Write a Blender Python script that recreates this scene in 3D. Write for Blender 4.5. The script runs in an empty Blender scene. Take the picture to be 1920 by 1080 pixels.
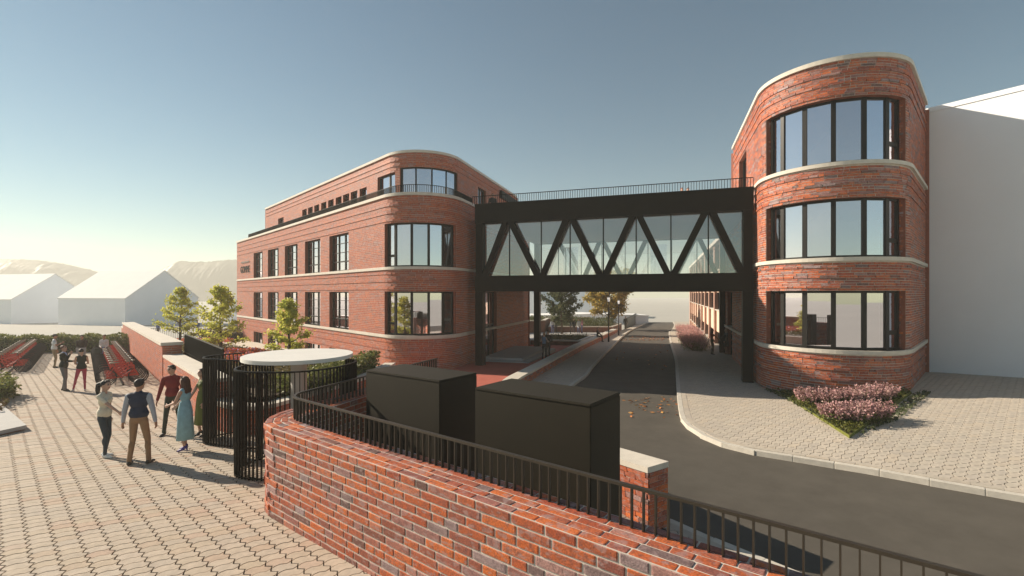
import bpy, bmesh, math, random
import numpy as np
from mathutils import Vector, Matrix, geometry

random.seed(7)
RNG = np.random.default_rng(7)
S = bpy.context.scene
COL = S.collection

# ------------------------------------------------------------------ camera
EYE = 3.41
HAZE = 0.0011
cam = bpy.data.cameras.new('camera')
cam.lens = 16.875
cam.sensor_width = 36.0
cam.shift_y = 10 / 1920
cam.clip_end = 4000
cam.clip_start = 0.05
cam_o = bpy.data.objects.new('camera', cam)
cam_o.location = (0, 0, EYE)
cam_o.rotation_euler = (math.radians(90), 0, 0)
COL.objects.link(cam_o)
S.camera = cam_o

# ------------------------------------------------------------------ light
SUN_EL = math.radians(27.0)
SUN_AZ = math.atan2(-0.933, 0.36)          # measured from +Y towards +X
sunvec = Vector((math.sin(SUN_AZ) * math.cos(SUN_EL), math.cos(SUN_AZ) * math.cos(SUN_EL), math.sin(SUN_EL)))
world = bpy.data.worlds.new('World')
S.world = world
world.use_nodes = True
wn = world.node_tree
for n in list(wn.nodes):
    wn.nodes.remove(n)
sky = wn.nodes.new('ShaderNodeTexSky')
sky.sky_type = 'NISHITA'
sky.sun_disc = False
sky.sun_elevation = SUN_EL
sky.sun_rotation = SUN_AZ % (2 * math.pi)
sky.air_density = 1.0
sky.dust_density = 0.06
sky.ozone_density = 1.0
bg = wn.nodes.new('ShaderNodeBackground')
bg.inputs['Strength'].default_value = 0.056
wo = wn.nodes.new('ShaderNodeOutputWorld')
tint = wn.nodes.new('ShaderNodeMix'); tint.data_type = 'RGBA'; tint.blend_type = 'MULTIPLY'; tint.inputs[0].default_value = 1.0
tint.inputs[7].default_value = (0.77, 0.95, 0.88, 1)
wn.links.new(sky.outputs[0], tint.inputs[6])
wn.links.new(tint.outputs[2], bg.inputs[0])
wn.links.new(bg.outputs[0], wo.inputs[0])
sun = bpy.data.lights.new('sun', 'SUN')
sun.energy = 5.0
sun.angle = math.radians(0.55)
sun.color = (1.0, 0.87, 0.70)
sun_o = bpy.data.objects.new('sun', sun)
sun_o.rotation_euler = (-sunvec).to_track_quat('-Z', 'Y').to_euler()
sun_o.location = (-40, 15, 40)
COL.objects.link(sun_o)
S.view_settings.view_transform = 'Standard'
S.view_settings.look = 'None'
S.view_settings.gamma = 1.0
S.view_settings.use_curve_mapping = False
S.view_settings.exposure = 0.76
S.render.engine = 'CYCLES'
S.cycles.use_denoising = True
S.cycles.max_bounces = 8
S.cycles.diffuse_bounces = 3
S.cycles.glossy_bounces = 4
S.cycles.transmission_bounces = 6
S.cycles.transparent_max_bounces = 16
S.cycles.volume_bounces = 1
S.cycles.caustics_reflective = False
S.cycles.caustics_refractive = False

# ------------------------------------------------------------------ helpers
def tag(o, label=None, cat=None, group=None, kind=None):
    if label: o['label'] = label
    if cat: o['category'] = cat
    if group: o['group'] = group
    if kind: o['kind'] = kind
    return o

def empty(name, loc=(0, 0, 0), rz=0.0, parent=None):
    o = bpy.data.objects.new(name, None)
    o.empty_display_size = 0.2
    o.location = loc
    o.rotation_euler = (0, 0, rz)
    o.parent = parent
    COL.objects.link(o)
    return o

def link(name, me, parent=None, loc=None, rz=None, scale=None):
    o = bpy.data.objects.new(name, me)
    if parent is not None: o.parent = parent
    if loc is not None: o.location = loc
    if rz is not None: o.rotation_euler = (0, 0, rz)
    if scale is not None: o.scale = scale
    COL.objects.link(o)
    return o

def copy_tree(o, parent=None):
    c = o.copy()
    COL.objects.link(c)
    c.parent = parent
    for ch in list(o.children):
        copy_tree(ch, c)
    return c

class MB:
    """collects polygons, builds one mesh"""
    def __init__(self):
        self.v = []; self.f = []; self.m = []; self.n = 0
    def add(self, verts, faces, mi=0):
        b = self.n
        self.v.extend(verts)
        self.n += len(verts)
        for f in faces:
            self.f.append([b + i for i in f]); self.m.append(mi)
    def box(self, c, ax, lx, ly, z0, z1, mi=0):
        """box with plan centre c, local x axis ax (2d unit), sizes lx, ly"""
        ux, uy = ax
        vx, vy = -uy, ux
        P = []
        for z in (z0, z1):
            for a, b in ((-1, -1), (1, -1), (1, 1), (-1, 1)):
                P.append((c[0] + ux * lx / 2 * a + vx * ly / 2 * b, c[1] + uy * lx / 2 * a + vy * ly / 2 * b, z))
        self.add(P, [(3, 2, 1, 0), (4, 5, 6, 7), (0, 1, 5, 4), (1, 2, 6, 5), (2, 3, 7, 6), (3, 0, 4, 7)], mi)
    def slab(self, p, q, w, z0, z1, mi=0):
        d = (q[0] - p[0], q[1] - p[1]); L = math.hypot(*d) or 1e-6
        self.box(((p[0] + q[0]) / 2, (p[1] + q[1]) / 2), (d[0] / L, d[1] / L), L, w, z0, z1, mi)
    def prism(self, poly, z0, z1, mi=0):
        n = len(poly)
        area = sum(poly[i][0] * poly[(i + 1) % n][1] - poly[(i + 1) % n][0] * poly[i][1] for i in range(n))
        if area < 0: poly = poly[::-1]
        P = [(x, y, z0) for x, y in poly] + [(x, y, z1) for x, y in poly]
        F = [tuple(range(n))[::-1], tuple(range(n, 2 * n))] + [(i, (i + 1) % n, n + (i + 1) % n, n + i) for i in range(n)]
        self.add(P, F, mi)
    def tube(self, pts, r, k=6, mi=0, close=False):
        """tube along 3d points; r number or list"""
        pts = [Vector(p) for p in pts]
        n = len(pts)
        rr = r if isinstance(r, (list, tuple)) else [r] * n
        P = []
        prev = None
        for i, p in enumerate(pts):
            if close: t = pts[(i + 1) % n] - pts[i - 1]
            else: t = pts[min(i + 1, n - 1)] - pts[max(i - 1, 0)]
            if t.length < 1e-9: t = Vector((0, 0, 1))
            t.normalize()
            if prev is None:
                a = Vector((0, 0, 1)) if abs(t.z) < 0.9 else Vector((1, 0, 0))
            else: a = prev
            u = (a - t * a.dot(t))
            if u.length < 1e-6: u = t.orthogonal()
            u.normalize(); prev = u
            w = t.cross(u)
            for j in range(k):
                an = 2 * math.pi * j / k
                P.append(tuple(p + (u * math.cos(an) + w * math.sin(an)) * rr[i]))
        F = []
        m = n if close else n - 1
        for i in range(m):
            i2 = (i + 1) % n
            for j in range(k):
                j2 = (j + 1) % k
                F.append((i * k + j, i * k + j2, i2 * k + j2, i2 * k + j))
        if not close:
            F.append(tuple(range(k))[::-1]); F.append(tuple((n - 1) * k + j for j in range(k)))
        self.add(P, F, mi)
    def ell(self, c, r, R=None, nu=12, nv=8, mi=0):
        P = []
        for i in range(nv + 1):
            th = math.pi * i / nv
            for j in range(nu):
                ph = 2 * math.pi * j / nu
                v = Vector((r[0] * math.sin(th) * math.cos(ph), r[1] * math.sin(th) * math.sin(ph), r[2] * math.cos(th)))
                if R is not None: v = R @ v
                P.append((c[0] + v.x, c[1] + v.y, c[2] + v.z))
        F = []
        for i in range(nv):
            for j in range(nu):
                j2 = (j + 1) % nu
                if i == 0: F.append((j, nu + j, nu + j2))
                elif i == nv - 1: F.append((i * nu + j, (i + 1) * nu + j, i * nu + j2))
                else: F.append((i * nu + j, (i + 1) * nu + j, (i + 1) * nu + j2, i * nu + j2))
        self.add(P, F, mi)
    def mesh(self, name, mats, smooth=False):
        me = bpy.data.meshes.new(name)
        me.from_pydata([tuple(v) for v in self.v], [], self.f)
        for m in (mats if isinstance(mats, (list, tuple)) else [mats]):
            me.materials.append(m)
        if any(self.m): me.polygons.foreach_set('material_index', self.m)
        if smooth: me.polygons.foreach_set('use_smooth', [True] * len(me.polygons))
        me.update()
        return me
    def build(self, name, mats, parent=None, smooth=False, loc=None, rz=None):
        return link(name, self.mesh(name, mats, smooth), parent, loc, rz)

def np_mesh(name, V, quads, mat, smooth=False, tris=None):
    """fast mesh from numpy arrays V (n,3), quads (m,4)"""
    me = bpy.data.meshes.new(name)
    V = np.asarray(V, np.float32); Q = np.asarray(quads, np.int32)
    k = Q.shape[1]
    me.vertices.add(len(V)); me.vertices.foreach_set('co', V.ravel())
    me.loops.add(Q.size); me.loops.foreach_set('vertex_index', Q.ravel())
    me.polygons.add(len(Q)); me.polygons.foreach_set('loop_start', np.arange(0, Q.size, k, dtype=np.int32))
    try: me.polygons.foreach_set('loop_total', np.full(len(Q), k, np.int32))
    except Exception: pass
    if smooth: me.polygons.foreach_set('use_smooth', np.ones(len(Q), bool))
    for m in (mat if isinstance(mat, (list, tuple)) else [mat]): me.materials.append(m)
    me.update(calc_edges=True)
    if not smooth: me.shade_flat()
    return me

# ------------------------------------------------------------------ materials
def nt(name):
    m = bpy.data.materials.new(name); m.use_nodes = True
    t = m.node_tree
    for n in list(t.nodes): t.nodes.remove(n)
    o = t.nodes.new('ShaderNodeOutputMaterial')
    b = t.nodes.new('ShaderNodeBsdfPrincipled')
    t.links.new(b.outputs[0], o.inputs['Surface'])
    return m, t, b, o

def N(t, typ, **kw):
    n = t.nodes.new(typ)
    for k, v in kw.items(): setattr(n, k, v)
    return n

def ramp(t, stops, interp='LINEAR'):
    r = N(t, 'ShaderNodeValToRGB')
    r.color_ramp.interpolation = interp
    e = r.color_ramp.elements
    while len(e) > 1: e.remove(e[-1])
    e[0].position = stops[0][0]; e[0].color = (*stops[0][1], 1)
    for p, c in stops[1:]:
        x = e.new(p); x.color = (*c, 1)
    return r

def rnd_value(t):
    """one random number per loose piece and per object"""
    g = N(t, 'ShaderNodeNewGeometry'); oi = N(t, 'ShaderNodeObjectInfo')
    a = N(t, 'ShaderNodeMath', operation='ADD'); fr = N(t, 'ShaderNodeMath', operation='FRACT')
    t.links.new(g.outputs['Random Per Island'], a.inputs[0]); t.links.new(oi.outputs['Random'], a.inputs[1])
    t.links.new(a.outputs[0], fr.inputs[0])
    return fr.outputs[0]

def world_pos(t):
    return N(t, 'ShaderNodeNewGeometry').outputs['Position']

def mat(name, col, rough=0.6, metal=0.0, var=0.12, scale=6.0, bump=0.0, bscale=40.0, spec=0.5, pieces=None, island_var=0.0):
    """principled with noise mottling; pieces = ramp stops picked per piece"""
    m, t, b, o = nt(name)
    pos = world_pos(t)
    nz = N(t, 'ShaderNodeTexNoise'); nz.inputs['Scale'].default_value = scale; nz.inputs['Detail'].default_value = 6
    nz.inputs['Roughness'].default_value = 0.65
    t.links.new(pos, nz.inputs['Vector'])
    mr = N(t, 'ShaderNodeMapRange'); mr.inputs[3].default_value = 1 - var * 2.0; mr.inputs[4].default_value = 1 + var * 2.0
    mr.inputs[1].default_value = 0.2; mr.inputs[2].default_value = 0.8
    t.links.new(nz.outputs[0], mr.inputs[0])
    mx = N(t, 'ShaderNodeMix', data_type='RGBA', blend_type='MULTIPLY'); mx.inputs[0].default_value = 1
    if pieces:
        r = ramp(t, pieces)
        t.links.new(rnd_value(t), r.inputs[0])
        t.links.new(r.outputs[0], mx.inputs[6])
    else:
        mx.inputs[6].default_value = (*col, 1)
    t.links.new(mr.outputs[0], mx.inputs[7])
    t.links.new(mx.outputs[2], b.inputs['Base Color'])
    b.inputs['Roughness'].default_value = rough
    b.inputs['Metallic'].default_value = metal
    b.inputs['Specular IOR Level'].default_value = spec
    if bump:
        n2 = N(t, 'ShaderNodeTexNoise'); n2.inputs['Scale'].default_value = bscale; n2.inputs['Detail'].default_value = 5
        t.links.new(pos, n2.inputs['Vector'])
        bp = N(t, 'ShaderNodeBump'); bp.inputs['Strength'].default_value = bump; bp.inputs['Distance'].default_value = 0.02
        t.links.new(n2.outputs[0], bp.inputs['Height']); t.links.new(bp.outputs[0], b.inputs['Normal'])
    return m

def brick_mat(name, stops, smear=0.5, scale=3.0):
    m, t, b, o = nt(name)
    pos = world_pos(t)
    r = ramp(t, stops); t.links.new(rnd_value(t), r.inputs[0])
    n1 = N(t, 'ShaderNodeTexNoise'); n1.inputs['Scale'].default_value = 14 * scale / 3; n1.inputs['Detail'].default_value = 7; n1.inputs['Roughness'].default_value = 0.7
    t.links.new(pos, n1.inputs['Vector'])
    # burnt, purple-grey smears inside a brick
    f = N(t, 'ShaderNodeMapRange'); f.inputs[1].default_value = 0.47; f.inputs[2].default_value = 0.70; f.inputs[4].default_value = smear
    t.links.new(n1.outputs[0], f.inputs[0])
    mx = N(t, 'ShaderNodeMix', data_type='RGBA'); mx.inputs[7].default_value = (0.13, 0.075, 0.075, 1)
    t.links.new(f.outputs[0], mx.inputs[0]); t.links.new(r.outputs[0], mx.inputs[6])
    n2 = N(t, 'ShaderNodeTexNoise'); n2.inputs['Scale'].default_value = 60; n2.inputs['Detail'].default_value = 4
    t.links.new(pos, n2.inputs['Vector'])
    mr = N(t, 'ShaderNodeMapRange'); mr.inputs[1].default_value = 0.25; mr.inputs[2].default_value = 0.75; mr.inputs[3].default_value = 0.62; mr.inputs[4].default_value = 1.36
    t.links.new(n2.outputs[0], mr.inputs[0])
    mm = N(t, 'ShaderNodeMix', data_type='RGBA', blend_type='MULTIPLY'); mm.inputs[0].default_value = 1
    t.links.new(mx.outputs[2], mm.inputs[6]); t.links.new(mr.outputs[0], mm.inputs[7])
    # pale lime bloom
    n3 = N(t, 'ShaderNodeTexNoise'); n3.inputs['Scale'].default_value = 9; n3.inputs['Detail'].default_value = 4
    vm = N(t, 'ShaderNodeVectorMath', operation='MULTIPLY'); vm.inputs[1].default_value = (1, 1, 2.2)
    t.links.new(pos, vm.inputs[0]); t.links.new(vm.outputs[0], n3.inputs['Vector'])
    f3 = N(t, 'ShaderNodeMapRange'); f3.inputs[1].default_value = 0.54; f3.inputs[2].default_value = 0.62; f3.inputs[4].default_value = 0.55
    t.links.new(n3.outputs[0], f3.inputs[0])
    ml = N(t, 'ShaderNodeMix', data_type='RGBA'); ml.inputs[7].default_value = (0.36, 0.25, 0.24, 1)
    t.links.new(f3.outputs[0], ml.inputs[0]); t.links.new(mm.outputs[2], ml.inputs[6])
    t.links.new(ml.outputs[2], b.inputs['Base Color'])
    b.inputs['Roughness'].default_value = 0.62
    b.inputs['Specular IOR Level'].default_value = 0.35
    bp = N(t, 'ShaderNodeBump'); bp.inputs['Strength'].default_value = 0.35; bp.inputs['Distance'].default_value = 0.012
    t.links.new(n2.outputs[0], bp.inputs['Height']); t.links.new(bp.outputs[0], b.inputs['Normal'])
    return m

def glass_mat(name, tint=(0.72, 0.78, 0.84), refl=0.32, gcol=(0.82, 0.9, 1.0)):
    m = bpy.data.materials.new(name); m.use_nodes = True
    t = m.node_tree
    for n in list(t.nodes): t.nodes.remove(n)
    o = N(t, 'ShaderNodeOutputMaterial')
    tr = N(t, 'ShaderNodeBsdfTransparent'); tr.inputs[0].default_value = (*tint, 1)
    gl = N(t, 'ShaderNodeBsdfGlossy'); gl.inputs[0].default_value = (*gcol, 1); gl.inputs['Roughness'].default_value = 0.012
    fr = N(t, 'ShaderNodeFresnel'); fr.inputs[0].default_value = 1.5
    mr = N(t, 'ShaderNodeMapRange'); mr.inputs[3].default_value = refl; mr.inputs[4].default_value = 1.0
    t.links.new(fr.outputs[0], mr.inputs[0])
    bf = N(t, 'ShaderNodeNewGeometry'); iv = N(t, 'ShaderNodeMath', operation='SUBTRACT'); iv.inputs[0].default_value = 1.0
    t.links.new(bf.outputs['Backfacing'], iv.inputs[1])
    mu = N(t, 'ShaderNodeMath', operation='MULTIPLY'); t.links.new(mr.outputs[0], mu.inputs[0]); t.links.new(iv.outputs[0], mu.inputs[1])
    ms = N(t, 'ShaderNodeMixShader')
    t.links.new(mu.outputs[0], ms.inputs[0]); t.links.new(tr.outputs[0], ms.inputs[1]); t.links.new(gl.outputs[0], ms.inputs[2])
    t.links.new(ms.outputs[0], o.inputs['Surface'])
    return m

def leaf_mat(name, stops, trans=0.35):
    m, t, b, o = nt(name)
    r = ramp(t, stops); t.links.new(rnd_value(t), r.inputs[0])
    t.links.new(r.outputs[0], b.inputs['Base Color'])
    b.inputs['Roughness'].default_value = 0.55
    b.inputs['Specular IOR Level'].default_value = 0.3
    tl = N(t, 'ShaderNodeBsdfTranslucent'); t.links.new(r.outputs[0], tl.inputs[0])
    ms = N(t, 'ShaderNodeMixShader'); ms.inputs[0].default_value = trans
    t.links.new(b.outputs[0], ms.inputs[1]); t.links.new(tl.outputs[0], ms.inputs[2])
    t.links.new(ms.outputs[0], o.inputs['Surface'])
    return m

BR = [(0.0, (0.46, 0.100, 0.030)), (0.14, (0.60, 0.155, 0.042)), (0.28, (0.36, 0.075, 0.034)), (0.40, (0.50, 0.125, 0.045)), (0.52, (0.27, 0.090, 0.066)),
      (0.62, (0.46, 0.110, 0.036)), (0.72, (0.30, 0.165, 0.155)), (0.80, (0.40, 0.085, 0.032)), (0.87, (0.13, 0.080, 0.070)), (0.93, (0.36, 0.26, 0.26)), (1.0, (0.55, 0.14, 0.042))]
M = dict(
    brick=brick_mat('fired_brick', BR, 0.75),
    brick_b=brick_mat('facade_brick', [(p, (c[0] * .5 + .215, c[1] * .5 + .062, c[2] * .5 + .033)) for p, c in BR], 0.35, 2.0),
    mortar=mat('lime_mortar', (0.60, 0.54, 0.47), 0.9, var=0.1),
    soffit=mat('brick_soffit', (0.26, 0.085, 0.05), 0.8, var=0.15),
    stone=mat('cast_stone', (0.62, 0.57, 0.49), 0.75, var=0.07, scale=3, bump=0.12, bscale=60),
    black=mat('black_steel', (0.009, 0.0085, 0.006), 0.5, var=0.12, scale=2.5, spec=0.12),
    rail=mat('bronze_rail', (0.035, 0.027, 0.017), 0.45, var=0.12, scale=4),
    frame=mat('window_aluminium', (0.012, 0.011, 0.009), 0.45, var=0.1, spec=0.3),
    cabinet=mat('olive_cabinet', (0.023, 0.0185, 0.0105), 0.65, var=0.06, scale=1.5, bump=0.04, bscale=90, spec=0.25),
    glass=glass_mat('window_glass', (0.92, 0.93, 0.95), 0.70, (0.95, 0.92, 1.0)),
    bglass=glass_mat('bridge_glass', (1.0, 1.0, 1.0), 0.28, (0.95, 0.97, 1.0)),
    room=mat('plaster_room', (0.62, 0.58, 0.56), 0.85, var=0.04, scale=1),
    roomw=mat('timber_partition', (0.42, 0.26, 0.17), 0.7, var=0.1, scale=2),
    slab=mat('floor_slab', (0.45, 0.42, 0.39), 0.85, var=0.06, scale=1),
    white=mat('white_render', (0.90, 0.92, 0.95), 0.9, var=0.02, scale=0.4),
    whiteroof=mat('white_roof', (0.86, 0.85, 0.82), 0.9, var=0.02, scale=0.4),
    asphalt=mat('asphalt', (0.095, 0.085, 0.071), 0.9, var=0.1, scale=1.4, bump=0.35, bscale=160, spec=0.25),
    redpave=mat('red_resin_paving', (0.42, 0.10, 0.065), 0.85, var=0.08, scale=2, bump=0.15, bscale=120),
    kerb=mat('kerb_concrete', (0.56, 0.52, 0.45), 0.85, var=0.09, scale=5, bump=0.15, bscale=90),
    sand=mat('joint_sand', (0.085, 0.068, 0.052), 0.95, var=0.15),
    paver=mat('buff_paver', (0.5, 0.4, 0.3), 0.85, var=0.1, scale=9, bump=0.25, bscale=130, spec=0.3,
              pieces=[(0, (0.47, 0.395, 0.31)), (0.3, (0.50, 0.42, 0.335)), (0.55, (0.45, 0.385, 0.315)), (0.78, (0.48, 0.395, 0.30)), (0.92, (0.46, 0.34, 0.26)), (1, (0.51, 0.44, 0.36))]),
    paver2=mat('pavement_paver', (0.5, 0.4, 0.3), 0.85, var=0.09, scale=7, bump=0.2, bscale=130, spec=0.3,
              pieces=[(0, (0.47, 0.42, 0.35)), (0.4, (0.50, 0.44, 0.365)), (0.7, (0.45, 0.40, 0.34)), (1, (0.50, 0.43, 0.345))]),
    terrain=mat('pale_ground', (0.44, 0.42, 0.37), 0.95, var=0.05, scale=0.05),
    path=mat('cream_path', (0.60, 0.54, 0.44), 0.9, var=0.06, scale=1.5, bump=0.1),
    moss=mat('moss_edge', (.14, .15, .02), .9, var=.3, scale=14),
    ceiling=mat('white_ceiling', (.84, .84, .84), .85, var=.02),
    bedwall=mat('shaded_brick', (0.20, 0.095, 0.065), 0.85, var=0.15, scale=3),  # brick of the planter beds, with their shade darkened into the colour
    soil=mat('garden_soil', (0.085, 0.06, 0.035), 0.95, var=0.3, scale=4, bump=0.6, bscale=14),
    concrete=mat('smooth_concrete', (0.42, 0.41, 0.39), 0.75, var=0.05, scale=2),
    canopy=mat('canopy_white', (0.72, 0.70, 0.65), 0.6, var=0.03, scale=2),
    pilaster=mat('pilaster_render', (0.42, 0.25, 0.19), 0.85, var=0.08, scale=2),
    panel=mat('peach_panel', (0.74, 0.55, 0.42), 0.85, var=0.05, scale=2),
    clad=mat('brown_cladding', (0.12, 0.085, 0.06), 0.7, var=0.1, scale=3),
    bark=mat('bark', (0.10, 0.07, 0.05), 0.9, var=0.25, scale=12, bump=0.4, bscale=30),
    lamp=mat('lamp_post_paint', (0.02, 0.022, 0.02), 0.4, var=0.05),
    hill=leaf_mat('wooded_hill', [(0, (0.05, 0.06, 0.03)), (1, (0.09, 0.09, 0.04))], 0.0),
)
# ------------------------------------------------------------------ levels of the ground
def GL(x, y):                       # plaza side: one gently falling plane
    return -0.024 * y
_CP = np.array([(11.35,22.7,-.80),(15,34,-.80),(11.8,20.8,-.79),(14.55,18.7,-.46),(19.8,23,-.37),(21.5,20.15,-.2),(9.35,13.3,-.62),
    (10.56,9.9,-.79),(8.05,12.1,-.88),(5.76,14.8,-.89),(5.95,17,-.86),(6.95,20.2,-.8),(4.38,8.2,-1.15),(3.12,9.64,-1.1),(1.75,13.2,-.95),
    (1.7,16,-.88),(2.78,22,-.79),(3.84,24.7,-.78),(5.6,36,-.86),(8.6,25.2,-.78),(13.8,42,-1.0),(0.6,22,-.78),(2.5,30,-.8),(6.3,39.5,-.95),
    (9,46,-1.1),(13,57,-1.37),(15,63,-1.5),(23,63,-1.5),(25,88,-2.1),(33,97,-2.3),(40,80,-1.9),(-2,10.5,-.5),(-.6,11.6,-.55),(1,9.2,-.68),(2.4,8.7,-1.0),
    (-3,8.6,-.42),(0,5.3,-.72),(3,4,-1.1),(6,4,-1.05),(16,9,-.3),(22,14,-.1),(14,13,-.45)], float)
def _rbf():
    P = _CP[:, :2]; n = len(P)
    D = np.linalg.norm(P[:, None] - P[None], axis=2)
    A = np.zeros((n + 3, n + 3)); A[:n, :n] = D + 0 * np.eye(n)
    A[:n, n] = 1; A[:n, n + 1:] = P; A[n, :n] = 1; A[n + 1:, :n] = P.T
    b = np.zeros(n + 3); b[:n] = _CP[:, 2]
    return np.linalg.solve(A, b)
_W = _rbf()
def GRv(xy):
    xy = np.asarray(xy, float).reshape(-1, 2)
    D = np.linalg.norm(xy[:, None] - _CP[None, :, :2], axis=2)
    return D @ _W[:len(_CP)] + _W[len(_CP)] + xy @ _W[len(_CP) + 1:]
def GR(x, y):                       # street side
    return float(GRv([(x, y)])[0])

def in_poly(px, py, poly):
    px = np.asarray(px); py = np.asarray(py)
    ins = np.zeros(px.shape, bool)
    n = len(poly)
    for i in range(n):
        x1, y1 = poly[i]; x2, y2 = poly[(i + 1) % n]
        if y1 == y2: continue
        c = ((y1 > py) != (y2 > py)) & (px < (x2 - x1) * (py - y1) / (y2 - y1) + x1)
        ins ^= c
    return ins

def smooth_line(pts, step=0.6):
    """Catmull-Rom through plan points"""
    P = [np.array(p, float) for p in pts]
    P = [2 * P[0] - P[1]] + P + [2 * P[-1] - P[-2]]
    out = []
    for i in range(1, len(P) - 2):
        a, b, c, d = P[i - 1:i + 3]
        n = max(2, int(np.linalg.norm(c - b) / step))
        for k in range(n):
            t = k / n
            out.append(tuple(0.5 * ((2 * b) + (c - a) * t + (2 * a - 5 * b + 4 * c - d) * t * t + (3 * b - a - 3 * c + d) * t ** 3)))
    out.append(tuple(P[-2]))
    return out

def sheet(name, poly, g, dz, material, spacing=1.0, parent=None):
    """ground sheet over plan polygon following height g"""
    xs = [p[0] for p in poly]; ys = [p[1] for p in poly]
    gx, gy = np.meshgrid(np.arange(min(xs), max(xs), spacing), np.arange(min(ys), max(ys), spacing))
    gx = gx.ravel(); gy = gy.ravel()
    k = in_poly(gx, gy, poly)
    pts = [Vector(p) for p in poly] + [Vector((a, b)) for a, b in zip(gx[k], gy[k])]
    n = len(poly)
    vo, _, fo, *_r = geometry.delaunay_2d_cdt(pts, [(i, (i + 1) % n) for i in range(n)], [list(range(n))], 1, 1e-4)
    me = bpy.data.meshes.new(name)
    F = []
    for f in fo:
        a = sum(vo[f[i]].x * vo[f[(i + 1) % len(f)]].y - vo[f[(i + 1) % len(f)]].x * vo[f[i]].y for i in range(len(f)))
        F.append(list(f) if a > 0 else list(f)[::-1])
    me.from_pydata([(v.x, v.y, g(v.x, v.y) + dz) for v in vo], [], F)
    me.materials.append(material)
    me.polygons.foreach_set('use_smooth', [True] * len(F))
    o = link(name, me, parent)
    if parent is None: tag(o, kind='structure')
    return o

# ------------------------------------------------------------------ plan paths
class Path:
    """polyline with rounded corners; arc length s; outward = right of travel"""
    def __init__(self, pts, radii=None, step=0.22, smooth=False):
        radii = radii or [0] * len(pts)
        Q = []
        for i, p in enumerate(pts):
            p = np.array(p, float)
            if 0 < i < len(pts) - 1 and radii[i] > 0:
                a = np.array(pts[i - 1], float) - p; b = np.array(pts[i + 1], float) - p
                a /= np.linalg.norm(a); b /= np.linalg.norm(b)
                half = math.acos(np.clip(a @ b, -1, 1)) / 2
                t = radii[i] / math.tan(half)
                A = p + a * t; B = p + b * t
                bis = (a + b) / np.linalg.norm(a + b)
                C = p + bis * radii[i] / math.sin(half)
                th0 = math.atan2(*(A - C)[::-1]); th1 = math.atan2(*(B - C)[::-1])
                d = (th1 - th0 + math.pi) % (2 * math.pi) - math.pi
                n = max(4, int(abs(d) * radii[i] / step))
                for k in range(n + 1):
                    th = th0 + d * k / n
                    Q.append(C + radii[i] * np.array((math.cos(th), math.sin(th))))
            else: Q.append(p)
        self.P = np.array(Q)
        d = np.linalg.norm(np.diff(self.P, axis=0), axis=1)
        self.s = np.concatenate([[0], np.cumsum(d)])
        self.L = float(self.s[-1])
    def pt(self, s):
        s = np.asarray(s, float)
        return np.stack([np.interp(s, self.s, self.P[:, 0]), np.interp(s, self.s, self.P[:, 1])], -1)
    def tan(self, s):
        e = 0.06
        a = self.pt(np.clip(np.asarray(s, float) - e, 0, self.L)); b = self.pt(np.clip(np.asarray(s, float) + e, 0, self.L))
        d = b - a
        return d / np.linalg.norm(d, axis=-1, keepdims=True)
    def nor(self, s):
        t = self.tan(s)
        return np.stack([t[..., 1], -t[..., 0]], -1)
    def off(self, s, d):
        return self.pt(s) + self.nor(s) * np.asarray(d)[..., None] if np.ndim(d) else self.pt(s) + self.nor(s) * d
    def nearest(self, p):
        return float(self.s[np.argmin(np.linalg.norm(self.P - np.array(p), axis=1))])

def spts(path, s0, s1):
    """arc-length stations between s0 and s1 (path vertices kept)"""
    m = path.s[(path.s > s0 + 1e-4) & (path.s < s1 - 1e-4)]
    return np.concatenate([[s0], m, [s1]])

def sweep(mb, path, s0, s1, d0, d1, z0, z1, mi=0):
    """band of rectangular section between offsets d0<d1 and heights (numbers or functions of s)"""
    st = spts(path, s0, s1)
    a = path.off(st, d0); b = path.off(st, d1)
    f = lambda z, s: z(s) if callable(z) else z
    P = []
    for i, s in enumerate(st):
        lo, hi = f(z0, s), f(z1, s)
        P += [(*a[i], lo), (*b[i], lo), (*b[i], hi), (*a[i], hi)]
    F = []
    for i in range(len(st) - 1):
        k = i * 4
        for j in range(4):
            j2 = (j + 1) % 4
            F.append((k + j, k + 4 + j, k + 4 + j2, k + j2))
    F.append((3, 2, 1, 0)); e = (len(st) - 1) * 4; F.append((e, e + 1, e + 2, e + 3))
    mb.add(P, F, mi)

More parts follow.
